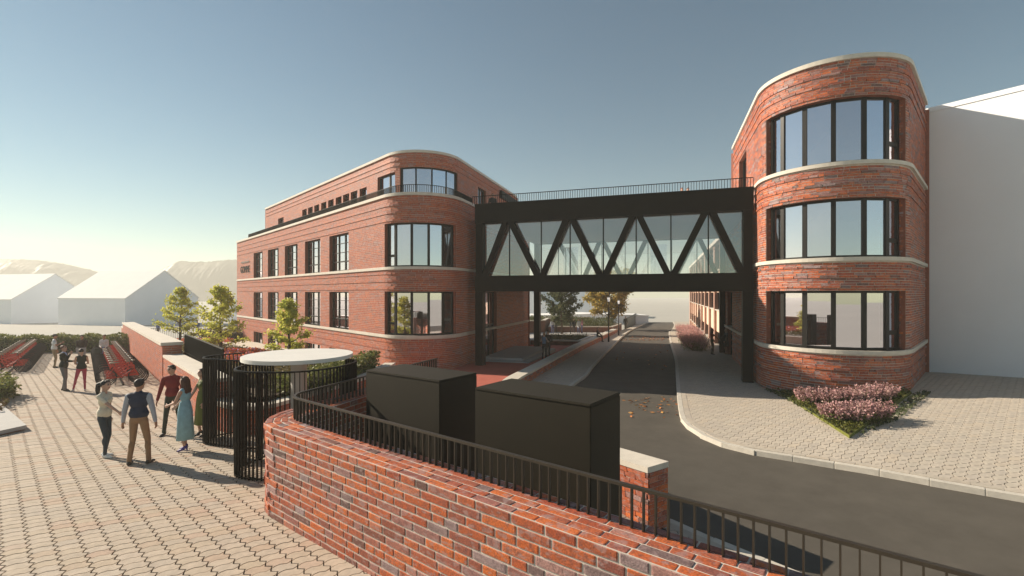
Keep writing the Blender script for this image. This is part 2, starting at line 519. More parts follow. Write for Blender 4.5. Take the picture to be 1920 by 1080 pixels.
def wall_sheet(mb, path, z0, z1, openings, thick=0.3, s0=0, s1=None, mi=0, mi_r=1):
    s1 = path.L if s1 is None else s1
    zb = z0 if callable(z0) else None
    ss = set(np.round(spts(path, s0, s1), 4)); zz = {round(float(z1), 4), -9.0 if zb else round(float(z0), 4)}
    for a, b, c, d in openings:
        for v in (a, b):
            if s0 < v < s1: ss.add(round(v, 4))
        for v in (c, d):
            if (zb or v > z0) and v < z1: zz.add(round(v, 4))
    ss = sorted(ss); zz = sorted(zz)
    ss = [ss[0]] + [ss[i] for i in range(1, len(ss)) if ss[i] - ss[i - 1] > 1e-3]
    o = path.off(np.array(ss), 0.0); q = path.off(np.array(ss), -thick)
    def solid(i, j):
        if i < 0 or j < 0 or i >= len(ss) - 1 or j >= len(zz) - 1: return False
        s = (ss[i] + ss[i + 1]) / 2; z = (zz[j] + zz[j + 1]) / 2
        return not any(a < s < b and c < z < d for a, b, c, d in openings)
    def Z(i, j): return zb(ss[i]) if (zb and j == 0) else zz[j]
    for i in range(len(ss) - 1):
        for j in range(len(zz) - 1):
            if not solid(i, j): continue
            za, zc, zd, ze = Z(i, j), Z(i + 1, j), Z(i + 1, j + 1), Z(i, j + 1)
            mb.add([(*o[i], za), (*o[i + 1], zc), (*o[i + 1], zd), (*o[i], ze)], [(0, 1, 2, 3)], mi)
            mb.add([(*q[i], za), (*q[i + 1], zc), (*q[i + 1], zd), (*q[i], ze)], [(3, 2, 1, 0)], mi)
            if not solid(i - 1, j): mb.add([(*q[i], za), (*o[i], za), (*o[i], ze), (*q[i], ze)], [(0, 1, 2, 3)], mi_r)
            if not solid(i + 1, j): mb.add([(*o[i + 1], zc), (*q[i + 1], zc), (*q[i + 1], zd), (*o[i + 1], zd)], [(0, 1, 2, 3)], mi_r)
            if not solid(i, j - 1): mb.add([(*q[i], za), (*q[i + 1], zc), (*o[i + 1], zc), (*o[i], za)], [(0, 1, 2, 3)], mi_r)
            if not solid(i, j + 1): mb.add([(*o[i], ze), (*o[i + 1], zd), (*q[i + 1], zd), (*q[i], ze)], [(0, 1, 2, 3)], mi_r)

BRICKLENS = (0.26, 0.36, 0.44, 0.52)
def course_bricks(path, z0, z1, ch, openings, ribs=(), s0=0, s1=None, joint=0.014, depth=0.07, edge_depth=0.36, proud=0.008, lens=BRICKLENS, zmin=None):
    """brick list rows: (s_mid, z_mid, length, depth, proud)"""
    s1 = path.L if s1 is None else s1
    out = []
    n = int(round((z1 - z0) / ch))
    for k in range(n):
        zc = z0 + (k + 0.5) * ch
        extra = 0.035 if any(abs(zc - r) < ch * 0.5 for r in ribs) else 0.0
        cuts = sorted((a, b) for a, b, c, d in openings if c < zc < d)
        runs = []; s = s0
        for a, b in cuts:
            if a > s: runs.append((s, a, s > s0, True))
            s = max(s, b)
        if s < s1: runs.append((s, s1, s > s0, False))
        for a, b, ea, eb in runs:
            if b - a < 0.05: continue
            x = a + (0 if ea else -RNG.random() * 0.3)
            first = True
            while x < b - 0.02:
                L = float(lens[RNG.integers(len(lens))])
                e = min(x + L, b)
                if b - e < 0.12: e = b
                c0, c1 = max(x, a), e
                if c1 - c0 > 0.04:
                    if zmin is None or zc + ch / 2 > zmin((c0 + c1) / 2) :
                        ed = edge_depth if ((first and ea) or (e >= b and eb)) else depth
                        out.append(((c0 + c1) / 2, zc, c1 - c0 - joint, ed, proud + extra + (RNG.random() - 0.5) * 0.003))
                first = False
                x = e
    return np.array(out).reshape(-1, 5)

def brick_geometry(path, B, h, base_off=0.0):
    """corner array (n,8,3) of brick boxes"""
    s, z, L, dp, pr = B.T
    c = path.pt(s); t = path.tan(s); nr = path.nor(s)
    V = np.zeros((len(B), 8, 3))
    k = 0
    for dz in (-1, 1):
        for a, b in ((-1, 0), (1, 0), (1, 1), (-1, 1)):
            d = np.where(b == 1, pr, -dp) + base_off
            xy = c + t * (a * L / 2)[:, None] + nr * d[:, None]
            V[:, k, :2] = xy; V[:, k, 2] = z + dz * h / 2
            k += 1
    return V
_BQ = np.array([(3, 2, 1, 0), (4, 5, 6, 7), (1, 2, 6, 5), (2, 3, 7, 6), (3, 0, 4, 7), (0, 1, 5, 4)])
_unit = {}
def unit_brick(material, bevel=0.0):
    key = (material.name, bevel)
    if key not in _unit:
        bm = bmesh.new(); bmesh.ops.create_cube(bm, size=1)
        if bevel: bmesh.ops.bevel(bm, geom=bm.edges[:], offset=bevel, segments=1, affect='EDGES')
        me = bpy.data.meshes.new('brick'); bm.to_mesh(me); bm.free(); me.materials.append(material)
        _unit[key] = me
    return _unit[key]

def lay(parent, path, B, h, material, nsingle=300, base_off=0.0, stuff='brickwork', bevel=0.03):
    """the nearest bricks as parts of their own, the rest as one joined part"""
    c = path.off(B[:, 0], 0.0); nr = path.nor(B[:, 0])
    P = np.concatenate([c, B[:, 1:2]], 1) - np.array([0, 0, EYE])
    dist = np.linalg.norm(P, axis=1)
    face = -(P[:, 0] * nr[:, 0] + P[:, 1] * nr[:, 1]) / dist
    inview = (P[:, 1] > 0.5) & (np.abs(P[:, 0]) < 1.05 * P[:, 1]) & (P[:, 2] > -0.6 * P[:, 1]) & (face > 0.05)
    score = np.where(inview, B[:, 2] * face / dist ** 2, 0)
    order = np.argsort(-score)
    single = [i for i in order[:nsingle] if score[i] > 0]
    me = unit_brick(material, bevel)
    t = path.tan(B[:, 0])
    for i in single:
        s, z, L, dp, pr = B[i]
        mid = c[i] + nr[i] * (base_off + (pr - dp) / 2)
        o = bpy.data.objects.new('brick', me)
        o.parent = parent
        o.location = (mid[0], mid[1], z)
        o.rotation_euler = (0, 0, math.atan2(t[i, 1], t[i, 0]))
        o.scale = (L, dp + pr, h)
        COL.objects.link(o)
    rest = np.ones(len(B), bool); rest[single] = False
    if rest.any():
        V = brick_geometry(path, B[rest], h, base_off)
        Q = (_BQ[None] + (np.arange(len(V)) * 8)[:, None, None]).reshape(-1, 4)
        o = link(stuff, np_mesh(stuff, V.reshape(-1, 3), Q, material), parent)
        o['kind'] = 'stuff'

# ------------------------------------------------------------------ windows
def window(parent, path, s0, s1, z0, z1, recess=0.24, splits=None, rows=None, fw=0.07, mw=0.09, low=None, name='window', glass='glass', bars=0.03, transom=None):
    """framed window following the path. splits: fractions of mullions; rows: heights (fraction) of glazing bars per bay {bay: [f,..]}"""
    splits = splits or []
    st = [s0 + 0.01] + [s0 + (s1 - s0) * f for f in splits] + [s1 - 0.01]
    rows = rows or {}
    mb = MB()
    pts = [tuple(path.off(np.array(s), -recess)) for s in st]
    for i, s in enumerate(st):
        t = path.tan(np.array(s))
        w = fw * 1.3 if i in (0, len(st) - 1) else mw
        c = np.array(pts[i])
        if i == 0: c = c + t * w / 2
        if i == len(st) - 1: c = c - t * w / 2
        mb.box(c, t, w, 0.12, z0 + 0.002, z1 - 0.002)
    o_pane = []
    for i in range(len(pts) - 1):
        p, q = np.array(pts[i]), np.array(pts[i + 1])
        d = q - p; L = np.linalg.norm(d); d /= L
        pa, qa = p + d * 0.03, q - d * 0.03
        mb.slab(pa, qa, 0.10, z0 + 0.004, z0 + fw); mb.slab(pa, qa, 0.10, z1 - fw, z1 - 0.004)
        hs = [0] + sorted(rows.get(i, [])) + [1]
        for f in hs[1:-1]:
            z = z0 + (z1 - z0) * f
            w = mw if (transom and abs(f - transom) < 1e-6) else bars
            if low is not None and i in low: w = mw
            mb.slab(pa, qa, 0.085, z - w / 2, z + w / 2)
        for a, b in zip(hs[:-1], hs[1:]):
            g = MB()
            g.slab(p + d * 0.045, q - d * 0.045, 0.012, z0 + (z1 - z0) * a + 0.01, z0 + (z1 - z0) * b - 0.01)
            o_pane.append(g)
    w = mb.build(name, M['frame'], parent)
    for g in o_pane: g.build('pane', M[glass], w)
    return w

# ------------------------------------------------------------------ base terrain
def base_z(x, y):
    r = math.hypot(x, y)
    f = min(1, max(0, (y - 38) / 14)); f = f * f * (3 - 2 * f)
    return -0.024 * max(-20, min(y, 160)) - (1.5 * (1 - f) + 0.35 * f) - 0.004 * max(0, min(r, 700) - 160)
xs = np.concatenate([np.linspace(-1200, -140, 10), np.linspace(-120, 120, 41), np.linspace(140, 1200, 10)])
ys = np.concatenate([np.linspace(-200, -30, 6), np.linspace(-20, 180, 51), np.linspace(200, 1000, 10)])
V = [(x, y, base_z(x, y)) for y in ys for x in xs]
nx = len(xs)
Q = [(j * nx + i, j * nx + i + 1, (j + 1) * nx + i + 1, (j + 1) * nx + i) for j in range(len(ys) - 1) for i in range(nx - 1)]
tag(link('ground', np_mesh('ground', V, Q, M['terrain'], True)), kind='structure')

# ------------------------------------------------------------------ road, kerbs, pavements
KR = smooth_line([(16.5, 5.2), (10.56, 9.9), (9.1, 11.15), (8.05, 12.1), (6.88, 12.95), (6.1, 13.75), (5.76, 14.8), (5.72, 15.9), (5.95, 17.0), (6.95, 20.2), (8.6, 25.2),
                  (10.7, 31.6), (13.8, 41.8), (19.5, 59.7), (20.9, 63), (27.7, 82), (32.5, 97)], 0.5)
KL = smooth_line([(9.5, 3.2), (5.6, 6.8), (4.38, 8.2), (3.12, 9.64), (2.2, 11.2), (1.75, 13.2), (1.7, 16), (2.05, 19), (2.78, 22), (3.84, 24.7), (4.75, 27.9), (7.3, 36.2),
                  (15, 61.6), (25, 89.7), (27.5, 97)], 0.5)
LW = smooth_line([(2.78, 9.12), (1.75, 10.7), (.75, 12.6), (-.05, 15.2), (-.3, 17.8), (-.1, 20.7), (.95, 24), (2.3, 28), (6.1, 39.5), (8.6, 47), (12.9, 60)], 0.5)
sheet('road', KL + KR[::-1], GR, -0.12, M['asphalt'], 1.2)

def kerb(name, line, side):
    """kerb stones along a line, each its own block; side +1: body lies right of travel"""
    root = tag(empty(name, (line[0][0], line[0][1], GR(*line[0]))), kind='structure')
    root.location = (0, 0, 0)
    p = Path(line)
    n = int(p.L / 0.9)
    far = MB()
    for i in range(n):
        s = (i + 0.5) * p.L / n
        c = p.pt(np.array(s)); t = p.tan(np.array(s)); nr = p.nor(np.array(s)) * side
        cc = c + nr * 0.075
        a = math.atan2(t[1], t[0])
        if c[1] > 48:
            far.box(cc, t, p.L / n - 0.006, 0.16, GR(*cc) - 0.15, GR(*cc) + 0.012); continue
        z = GR(*cc)
        z0, z1 = GR(*(cc - t * 0.45)), GR(*(cc + t * 0.45))
        o = link('kerb_stone', unit_brick(M['kerb'], 0.02), root, (cc[0], cc[1], z - 0.068))
        o.rotation_euler = (0, -math.atan2(z1 - z0, 0.9), a)
        o.scale = (p.L / n - 0.008, 0.16, 0.16)
    far.build('kerb_run', M['kerb'], root)
kerb('kerb', KR, 1)
kerb('kerb', KL, -1)

# pavement pavers: interlocking tile that tiles the plane by two vectors
def paver_tile(a, b, joint=0.0075):
    bot = [(0, 0), (0.22 * a, 0.13 * b), (0.48 * a, 0.13 * b), (0.74 * a, -0.10 * b)]
    rgt = [(a, 0), (a + 0.12 * a, 0.30 * b), (a - 0.10 * a, 0.66 * b)]
    top = [(x, y + b) for x, y in bot][::-1]
    lef = [(x - a, y) for x, y in rgt][::-1]
    out = bot + rgt + [(a, b)] + top[:-1] + [(0, b)] + lef[:-1]
    # inset
    P = np.array(out); n = len(P); R = []
    for i in range(n):
        p0, p1, p2 = P[i - 1], P[i], P[(i + 1) % n]
        e1 = (p1 - p0) / np.linalg.norm(p1 - p0); e2 = (p2 - p1) / np.linalg.norm(p2 - p1)
        n1 = np.array((-e1[1], e1[0])); n2 = np.array((-e2[1], e2[0]))
        bi = n1 + n2; bi /= max(0.3, (np.linalg.norm(bi) ** 2) / 2)
        R.append(p1 + bi * joint)
    R = np.array(R) - np.array([a / 2, b / 2])
    R[:, 0] *= 0.985
    return R

def pave(parent, poly, g_vec, a, b, ang, material, nsingle=300, zoff=0.0, view=True, jz=0.0025, thick=0.05, ymax=1e9):
    T = paver_tile(a, b)
    ca, sa = math.cos(ang), math.sin(ang)
    R = np.array([(ca, -sa), (sa, ca)])
    T = T @ R.T
    xs = [p[0] for p in poly]; ys = [p[1] for p in poly]
    cx, cy = np.mean(xs), np.mean(ys)
    rad = math.hypot(max(xs) - min(xs), max(ys) - min(ys)) / 2 + 1
    ni, nj = int(rad / a) + 1, int(rad / b) + 1
    ii, jj = np.meshgrid(np.arange(-ni, ni + 1) * a, np.arange(-nj, nj + 1) * b)
    C = np.stack([ii.ravel(), jj.ravel()], 1) @ R.T + np.array([cx, cy])
    k = in_poly(C[:, 0], C[:, 1], poly) & (C[:, 1] < ymax)
    C = C[k]
    if view:
        k = (np.abs(C[:, 0]) < 1.08 * C[:, 1] + 3.0) & (C[:, 1] > 3.6)
        C = C[k]
    ok = np.ones(len(C), bool)
    C = C[ok]
    if not len(C): return
    z = g_vec(C) + zoff + (RNG.random(len(C)) - 0.5) * 2 * jz
    n = len(T)
    dist = np.hypot(C[:, 0], C[:, 1])
    vis = (np.abs(C[:, 0]) < 1.04 * C[:, 1]) & (C[:, 1] > 5.75)
    order = np.argsort(np.where(vis, dist, 1e6))
    sing = order[:nsingle]
    mb = MB()
    mb.add([(x, y, 0) for x, y in T] + [(x, y, -thick) for x, y in T], [tuple(range(n))] + [(i, n + i, n + (i + 1) % n, (i + 1) % n) for i in range(n)])
    me = mb.mesh('paver', material)
    for i in sing:
        o = bpy.data.objects.new('paver', me); o.parent = parent
        o.location = (C[i, 0], C[i, 1], z[i])
        gx = float((g_vec(C[i] + [.1, 0]) - g_vec(C[i] - [.1, 0]))[0] / .2); gy = float((g_vec(C[i] + [0, .1]) - g_vec(C[i] - [0, .1]))[0] / .2)
        o.rotation_euler = (math.atan(gy), -math.atan(gx), 0)
        COL.objects.link(o)
    rest = np.ones(len(C), bool); rest[sing] = False
    C = C[rest]; z = z[rest]; m = len(C)
    if m:
        V = np.zeros((m, 2 * n, 3))
        V[:, :n, :2] = C[:, None] + T[None]; V[:, n:, :2] = C[:, None] + T[None]
        # follow the slope at the corners
        zz = g_vec((C[:, None] + T[None]).reshape(-1, 2)).reshape(m, n) + zoff + (z - g_vec(C) - zoff)[:, None]
        V[:, :n, 2] = zz; V[:, n:, 2] = zz - thick
        me = bpy.data.meshes.new('paver_field')
        me.vertices.add(m * 2 * n); me.vertices.foreach_set('co', V.astype(np.float32).ravel())
        sides = np.array([(i, n + i, n + (i + 1) % n, (i + 1) % n) for i in range(n)])
        base = (np.arange(m) * 2 * n)
        L1 = base[:, None] + np.arange(n)[None]
        L2 = (base[:, None, None] + sides[None]).reshape(m, -1)
        Lp = np.concatenate([L1, L2], 1).ravel().astype(np.int32)
        me.loops.add(len(Lp)); me.loops.foreach_set('vertex_index', Lp)
        tot = np.tile(np.array([n] + [4] * n, np.int32), m)
        me.polygons.add(len(tot)); me.polygons.foreach_set('loop_start', (np.cumsum(tot) - tot).astype(np.int32))
        try: me.polygons.foreach_set('loop_total', tot)
        except Exception: pass
        me.materials.append(material); me.update(calc_edges=True); me.shade_flat()
        o = link('paver_field', me, parent); o['kind'] = 'stuff'

def border(parent, line, d0, d1, zo):
    """row of long edge blocks beside the kerb"""
    p = Path(line); n = int(p.L / .52); sg = 1 if d1 > 0 else -1
    for i in range(n):
        s = (i + .5) * p.L / n; c = p.off(np.array(s), (d0 + d1) / 2); t = p.tan(np.array(s))
        if c[1] > 42: continue
        z0, z1 = GR(*(c - t * .25)), GR(*(c + t * .25))
        o = link('edge_block', unit_brick(M['paver2'], 0.02), parent, (c[0], c[1], GR(*c) + zo - .03))
        o.rotation_euler = (0, -math.atan2(z1 - z0, .5), math.atan2(t[1], t[0])); o.scale = (p.L / n - .008, abs(d1 - d0), .06)

GLv = lambda xy: -0.024 * np.asarray(xy).reshape(-1, 2)[:, 1]
ROWANG = math.atan2(.739, .674)
# right-hand pavement up to the buildings
def inset_line(line, d):
    p = Path(line); return [tuple(p.off(s, d)) for s in p.s]
KRi = inset_line(KR, 0.16)
KLi = inset_line(KL, -0.16)
right_poly = KRi + [(40, 97), (30, 76), (15.9, 36.0), (12.2, 24.5), (13, 22), (16, 20.0), (19.9, 23.6), (23, 19), (24, 12)]
pav = sheet('pavement', right_poly, GR, -0.016, M['sand'], 1.2)
pave(pav, right_poly, GRv, 0.30, 0.21, math.radians(42), M['paver2'], 300, ymax=44)
border(pav, KR, .165, .345, .008)
far_pav = [p for p in KRi if p[1] > 43] + [(40, 97), (30, 76), (18.2, 43.5)]
sheet('far_pavement', far_pav, GR, -0.004, M['paver2'], 2.0, pav)
left_poly = LW + KLi[::-1] + [(3.0, 4.5), (2.6, 6.2)]
pav2 = sheet('pavement', left_poly, GR, -0.016, M['sand'], 1.0)
pave(pav2, left_poly, GRv, 0.30, 0.21, math.radians(72), M['paver2'], 150, ymax=40)
border(pav2, KL, -.345, -.165, .008)
far2 = [p for p in LW if p[1] > 39] + [p for p in KLi if p[1] > 39][::-1]
sheet('far_pavement', far2, GR, -0.004, M['paver2'], 2.0, pav2)
# yard behind the curved wall
yard_poly = [(3.0, 4.5), (2.6, 6.2)] + [p for p in LW if p[1] < 13][::1] + [(-.6, 14.5), (-2.4, 12.9), (-3.7, 8.1), (0.6, 4.9), (2.6, 3.3)]
yard = sheet('yard', yard_poly, GR, -0.03, M['sand'], 1.0)
pave(yard, yard_poly, GRv, 0.30, 0.21, math.radians(52), M['paver2'], 40, zoff=-0.014)
# plaza
plaza_poly = [(4.4, 1.2), (-3.6, 7.9), (-2.25, 12.8), (-3.0, 14.5), (-4.6, 17.5), (-6.5, 12.9), (-7.2, 14.3), (-8.6, 13.7), (-31.7, 39.5), (-45, 37.5), (-45, 20), (-12, 1.2)]
plaza = sheet('plaza', plaza_poly, GL, -0.014, M['sand'], 3.0)
pave(plaza, plaza_poly, GLv, 0.26, 0.185, ROWANG, M['paver'], 300)
# red paving in front of the left building's street side
red_poly = [(-.45, 17.2), (-.25, 20.7), (.8, 24), (2.15, 28), (5.95, 39.5), (8.0, 45.5), (3.0, 47.0), (1.3, 40), (-2.1, 29), (-3, 26.6), (-4.5, 24.9), (-6.0, 24.9), (-4.7, 18), (-3.0, 14.6), (-1.6, 14.4)]
sheet('red_paving', red_poly, GL, -0.008, M['redpave'], 1.5)
sheet('upper_paving', [(8.0, 45.5), (8.45, 47), (12.75, 60), (7, 63), (-6, 63), (-2.5, 50), (0, 45.5), (3.0, 47.0)], GL, -0.01, M['concrete'], 2.0)
sheet('path', [(-4.6, 24.85), (-6.9, 25.9), (-28.1, 49.1), (-31.5, 46.5), (-9.2, 24.4), (-6.1, 20.2), (-5.0, 19.5)], GL, -0.02, M['path'], 1.5)
# ------------------------------------------------------------------ left brick building
CH = 0.1
Z0 = -1.99
LB = empty('brick_building', (0, 0, 0))
tag(LB, 'long red brick building with rounded corner, curved window bands and set-back top storey', 'building')
lp = Path([(-27.9, 48.75), (-4.08, 22.7), (1.33, 39.8)], [0, 2.35, 0])
wS = [(6.0, 8.85), (10.4, 13.3), (14.85, 17.75), (19.3, 22.2), (23.75, 26.7)]
ARC = (31.25, 35.65)
BF = [.162, .40, .618, .818]
rows3 = [(4.81, 7.11), (1.21, 3.51)]
opn = []
for a, b in wS:
    for z0, z1 in rows3: opn.append((a, b, z0, z1))
    opn.append((a, b, -1.19, -0.09))
for z0, z1 in rows3: opn.append((*ARC, z0, z1))
door_l = (39.4, 42.2, -0.79, 3.51)
opn.append(door_l)
gl_s = lambda s: GL(*lp.pt(np.array(s))) - 0.6
mb = MB(); wall_sheet(mb, lp, Z0 - 0.4, 8.51, opn, 0.32)
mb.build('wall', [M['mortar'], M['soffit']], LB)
ribs_l = [8.06, 7.66, 7.26, 4.46, 4.06, 3.66, 0.86, 0.46, 0.06]
B = course_bricks(lp, Z0, 8.51, CH, opn, [r for r in ribs_l], zmin=lambda s: GL(*lp.pt(np.array(s))) - 0.05)
skip = [(1.06, 1.22), (4.66, 4.82)]
B = B[~(((B[:, 1] > 1.06) & (B[:, 1] < 1.22)) | ((B[:, 1] > 4.66) & (B[:, 1] < 4.82)))]
lay(LB, lp, B, CH - 0.013, M['brick_b'], 300, bevel=0.0)
for zt in (1.21, 4.81):
    mb = MB(); sweep(mb, lp, 0, lp.L, -0.30, 0.085, zt - 0.15, zt); mb.build('stone_band', M['stone'], LB)
mb = MB(); sweep(mb, lp, -0.0, lp.L, -0.36, 0.10, 8.512, 8.67); mb.build('stone_cap', M['stone'], LB)
for i, (a, b) in enumerate(wS):
    for j, (z0, z1) in enumerate(rows3 + [(-1.19, -0.09)]):
        if j < 2:
            window(LB, lp, a, b, z0, z1, 0.26, [1 / 3, 2 / 3], {k: [0.26, 0.51, 0.76] for k in range(3)}, low=None, bars=0.035, transom=0.26, mw=0.08)
        else:
            window(LB, lp, a, b, z0, z1, 0.26, [1 / 3, 2 / 3], {}, mw=0.08)
for z0, z1 in rows3:
    window(LB, lp, *ARC, z0, z1, 0.22, BF, {0: [0.26]}, mw=0.13, low=(0,), fw=0.08)
window(LB, lp, door_l[0], door_l[1], -0.79, 3.51, 0.26, [0.34, 0.67], {0: [0.5], 1: [0.5], 2: [0.5]}, name='door', mw=0.09, low=(0, 1, 2))
# floors, roof, rooms
inner = [tuple(lp.off(np.array(s), -0.33)) for s in spts(lp, 0.3, lp.L - 0.3)]
foot = inner + [(-0.9, 45.3), (-8.2, 52.6), (-19.0, 56.4)]
mb = MB()
for z in (-1.7, 0.1, 3.7, 7.3): mb.prism(foot, z, z + 0.28)
mb.build('floor_slabs', M['slab'], LB)
mb = MB(); mb.prism(foot, 8.22, 8.42); mb.build('roof', M['slab'], LB)
mb = MB()
for o_, q_ in (((-27.9, 48.75), (-19.2, 57.0)), ((-19.2, 57.0), (-8.0, 53.0)), ((-8.0, 53.0), (-0.6, 45.5)), ((-0.6, 45.5), (1.33, 39.8))):
    mb.slab(o_, q_, 0.3, -2.0, 8.5)
mb.build('back_wall', M['soffit'], LB)
mb = MB()
core = Path([(-22.5, 50.5), (-5.6, 31.8), (-2.6, 40.5)], [0, 1, 0])
for zz in (0.38, 3.98): sweep(mb, core, 0, core.L, -0.2, 0, zz, zz + 3.3)
mb.build('inner_wall', M['room'], LB)
mb = MB()
for s in (9.6, 14.1, 18.5, 23.0, 28.5, 30.6):
    for zz in (0.38, 3.98):
        p, q = lp.off(np.array(s), -0.5), lp.off(np.array(s), -5.5); mb.slab(p, q, 0.12, zz, zz + 3.3)
mb.build('inner_partitions', M['room'], LB)
mb = MB()
for f, w in ((0.40, 0.9), (0.75, 0.8)):
    s = ARC[0] + (ARC[1] - ARC[0]) * f
    p = lp.off(np.array(s), -2.2); t = lp.tan(np.array(s)); mb.box(p, t, w, 0.08, 0.38, 2.6)
mb.build('inner_screens', M['roomw'], LB)
# set-back top storey
sp = Path([(-23.6, 46.0), (-4.45, 25.05), (0.35, 40.2)], [0, 2.35, 0])
sa0 = sp.nearest((-6.9, 27.73))
# stations: windows given by plan position
def s_at_px(path, px, lo=0, hi=None):
    ss = np.linspace(lo, hi or path.L, 3000); P = path.pt(ss); k = (px - 960) / 900
    return float(ss[np.argmin(np.abs(P[:, 0] / P[:, 1] - k))])
so = []
small = [s_at_px(sp, p, 0, sa0) for p in (571, 582, 594, 607, 620.5, 635, 649, 664, 681)]
for s in small: so.append((s - 0.5, s + 0.5, 9.11, 10.11))
so.append((s_at_px(sp, 525, 0, sa0) - 0.5, s_at_px(sp, 525, 0, sa0) + 1.0, 9.21, 10.11))
wA = (s_at_px(sp, 708, 0, sa0 + 1), s_at_px(sp, 741, 0, sa0 + 1), 8.81, 10.41)
wC = (s_at_px(sp, 750), s_at_px(sp, 858), 8.81, 10.61)
wD = (s_at_px(sp, 896, sa0 + 5.2), s_at_px(sp, 911, sa0 + 5.2), 8.51, 10.51)
so += [wA, wC, wD]
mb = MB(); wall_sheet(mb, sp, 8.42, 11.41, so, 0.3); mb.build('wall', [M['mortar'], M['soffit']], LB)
B = course_bricks(sp, 8.41, 11.41, CH, so, [11.06, 10.76])
lay(LB, sp, B, CH - 0.013, M['brick_b'], 0)
mb = MB(); sweep(mb, sp, 0, sp.L, -0.34, 0.09, 11.412, 11.56); mb.build('stone_cap', M['stone'], LB)
for a, b, c, d in so[:-3]: window(LB, sp, a, b, c, d, 0.22, [0.5] if b - a > 1.2 else [], {})
window(LB, sp, *wA[:2], *wA[2:], 0.2, [0.62], {})
window(LB, sp, *wC[:2], *wC[2:], 0.12, [0.25, 0.5, 0.75], {}, mw=0.02)
window(LB, sp, *wD[:2], *wD[2:], 0.2, [0.5], {})
sin = [tuple(sp.off(np.array(s), -0.31)) for s in spts(sp, 0.3, sp.L - 0.3)]
sfoot = sin + [(-1.4, 44.6), (-9.0, 51.5), (-16.5, 53.5)]
mb = MB(); mb.prism(sfoot, 11.1, 11.3); mb.build('roof', M['slab'], LB)
mb = MB(); [mb.slab(p_, q_, 0.3, 8.42, 11.4) for p_, q_ in (((-23.6, 46), (-16.3, 54.0)), ((-16.3, 54.0), (-9, 52)), ((-9, 52), (-1.1, 45)), ((-1.1, 45), (0.35, 40.2)))]
mb.build('back_wall', M['soffit'], LB)
mb = MB(); cs = Path([(-20.5, 46.5), (-4.9, 30.2), (-1.9, 40)], [0, 1, 0]); sweep(mb, cs, 0, cs.L, -0.2, 0, 8.6, 11.0); mb.build('inner_wall', M['room'], LB)
# dark clad stair head behind, with flat dark roof edge
mb = MB(); mb.prism([(-1.0, 36.6), (0.05, 40.6), (-3.2, 42), (-4.5, 37.5)], 8.4, 10.6); mb.build('clad_wall', M['clad'], LB)
mb = MB(); mb.prism([(-.75, 36.0), (0.75, 41.2), (-3.4, 42.6), (-5, 37.2)], 10.6, 11.15); mb.build('roof_edge', M['black'], LB)
# parapet railing
def railing_part(parent, path, s0, s1, off, z0, z1, pitch, name='railing', r=0.012, top=0.03, material='black'):
    mb = MB()
    n = int((s1 - s0) / pitch)
    for i in range(n + 1):
        s = s0 + (s1 - s0) * i / n
        c = path.off(np.array(s), off); t = path.tan(np.array(s))
        mb.box(c, t, r * 1.6, 0.045, z0, z1 - 0.001)
    sweep(mb, path, s0, s1, off - top / 2, off + top / 2, z1, z1 + top)
    return mb.build(name, M[material], parent)
railing_part(LB, lp, 3.0, 38.6, -0.30, 8.67, 9.12, 0.125, r=0.011)
# raised lettering at the far corner
def letters(parent, text, p, t, n, z, size, depth=0.03, name='lettering', material='black', width=1.0):
    cu = bpy.data.curves.new('t', 'FONT'); cu.body = text; cu.size = size; cu.extrude = depth / 2; cu.align_x = 'CENTER'
    ob = bpy.data.objects.new('t', cu); COL.objects.link(ob)
    dg = bpy.context.evaluated_depsgraph_get()
    me = bpy.data.meshes.new_from_object(ob.evaluated_get(dg))
    bpy.data.objects.remove(ob); bpy.data.curves.remove(cu)
    me.name = name
    X = Vector((t[0], t[1], 0)) * width; Y = Vector((0, 0, 1)); Zv = Vector((n[0], n[1], 0))
    mx = Matrix((X, Y, Zv)).transposed().to_4x4(); mx.translation = Vector((p[0], p[1], z))
    me.transform(mx)
    me.materials.clear(); me.materials.append(M[material])
    return link(name, me, parent)
s_sg = 3.1
p = lp.off(np.array(s_sg), 0.045); letters(LB, 'GOMME', p, lp.tan(np.array(s_sg)), lp.nor(np.array(s_sg)), 5.42, 0.92, width=1.0)
mb = MB(); mb.box(p, lp.tan(np.array(s_sg)), 2.9, 0.03, 6.36, 6.50); mb.build('sign_bar', M['clad'], LB)
# stoop in front of the street door
st = empty('entrance_plinth', (0, 0, 0)); tag(st, 'low grey stepped concrete plinth outside the glazed street door under the bridge', 'plinth')
d1 = np.array((.302, .953)); n1 = np.array((.953, -.302)); o1 = np.array((-2.0, 28.9)) + n1 * 0.08
def quad(a0, a1, b0, b1): return [tuple(o1 + d1 * a + n1 * b) for a, b in ((a0, b0), (a1, b0), (a1, b1), (a0, b1))]
mb = MB(); mb.prism(quad(0.1, 7.4, 0.0, 3.0), -1.1, -0.62); mb.build('step', M['concrete'], st)
mb = MB(); mb.prism(quad(0.5, 7.1, 0.0, 2.55), -0.62, -0.48); mb.build('step', M['concrete'], st)

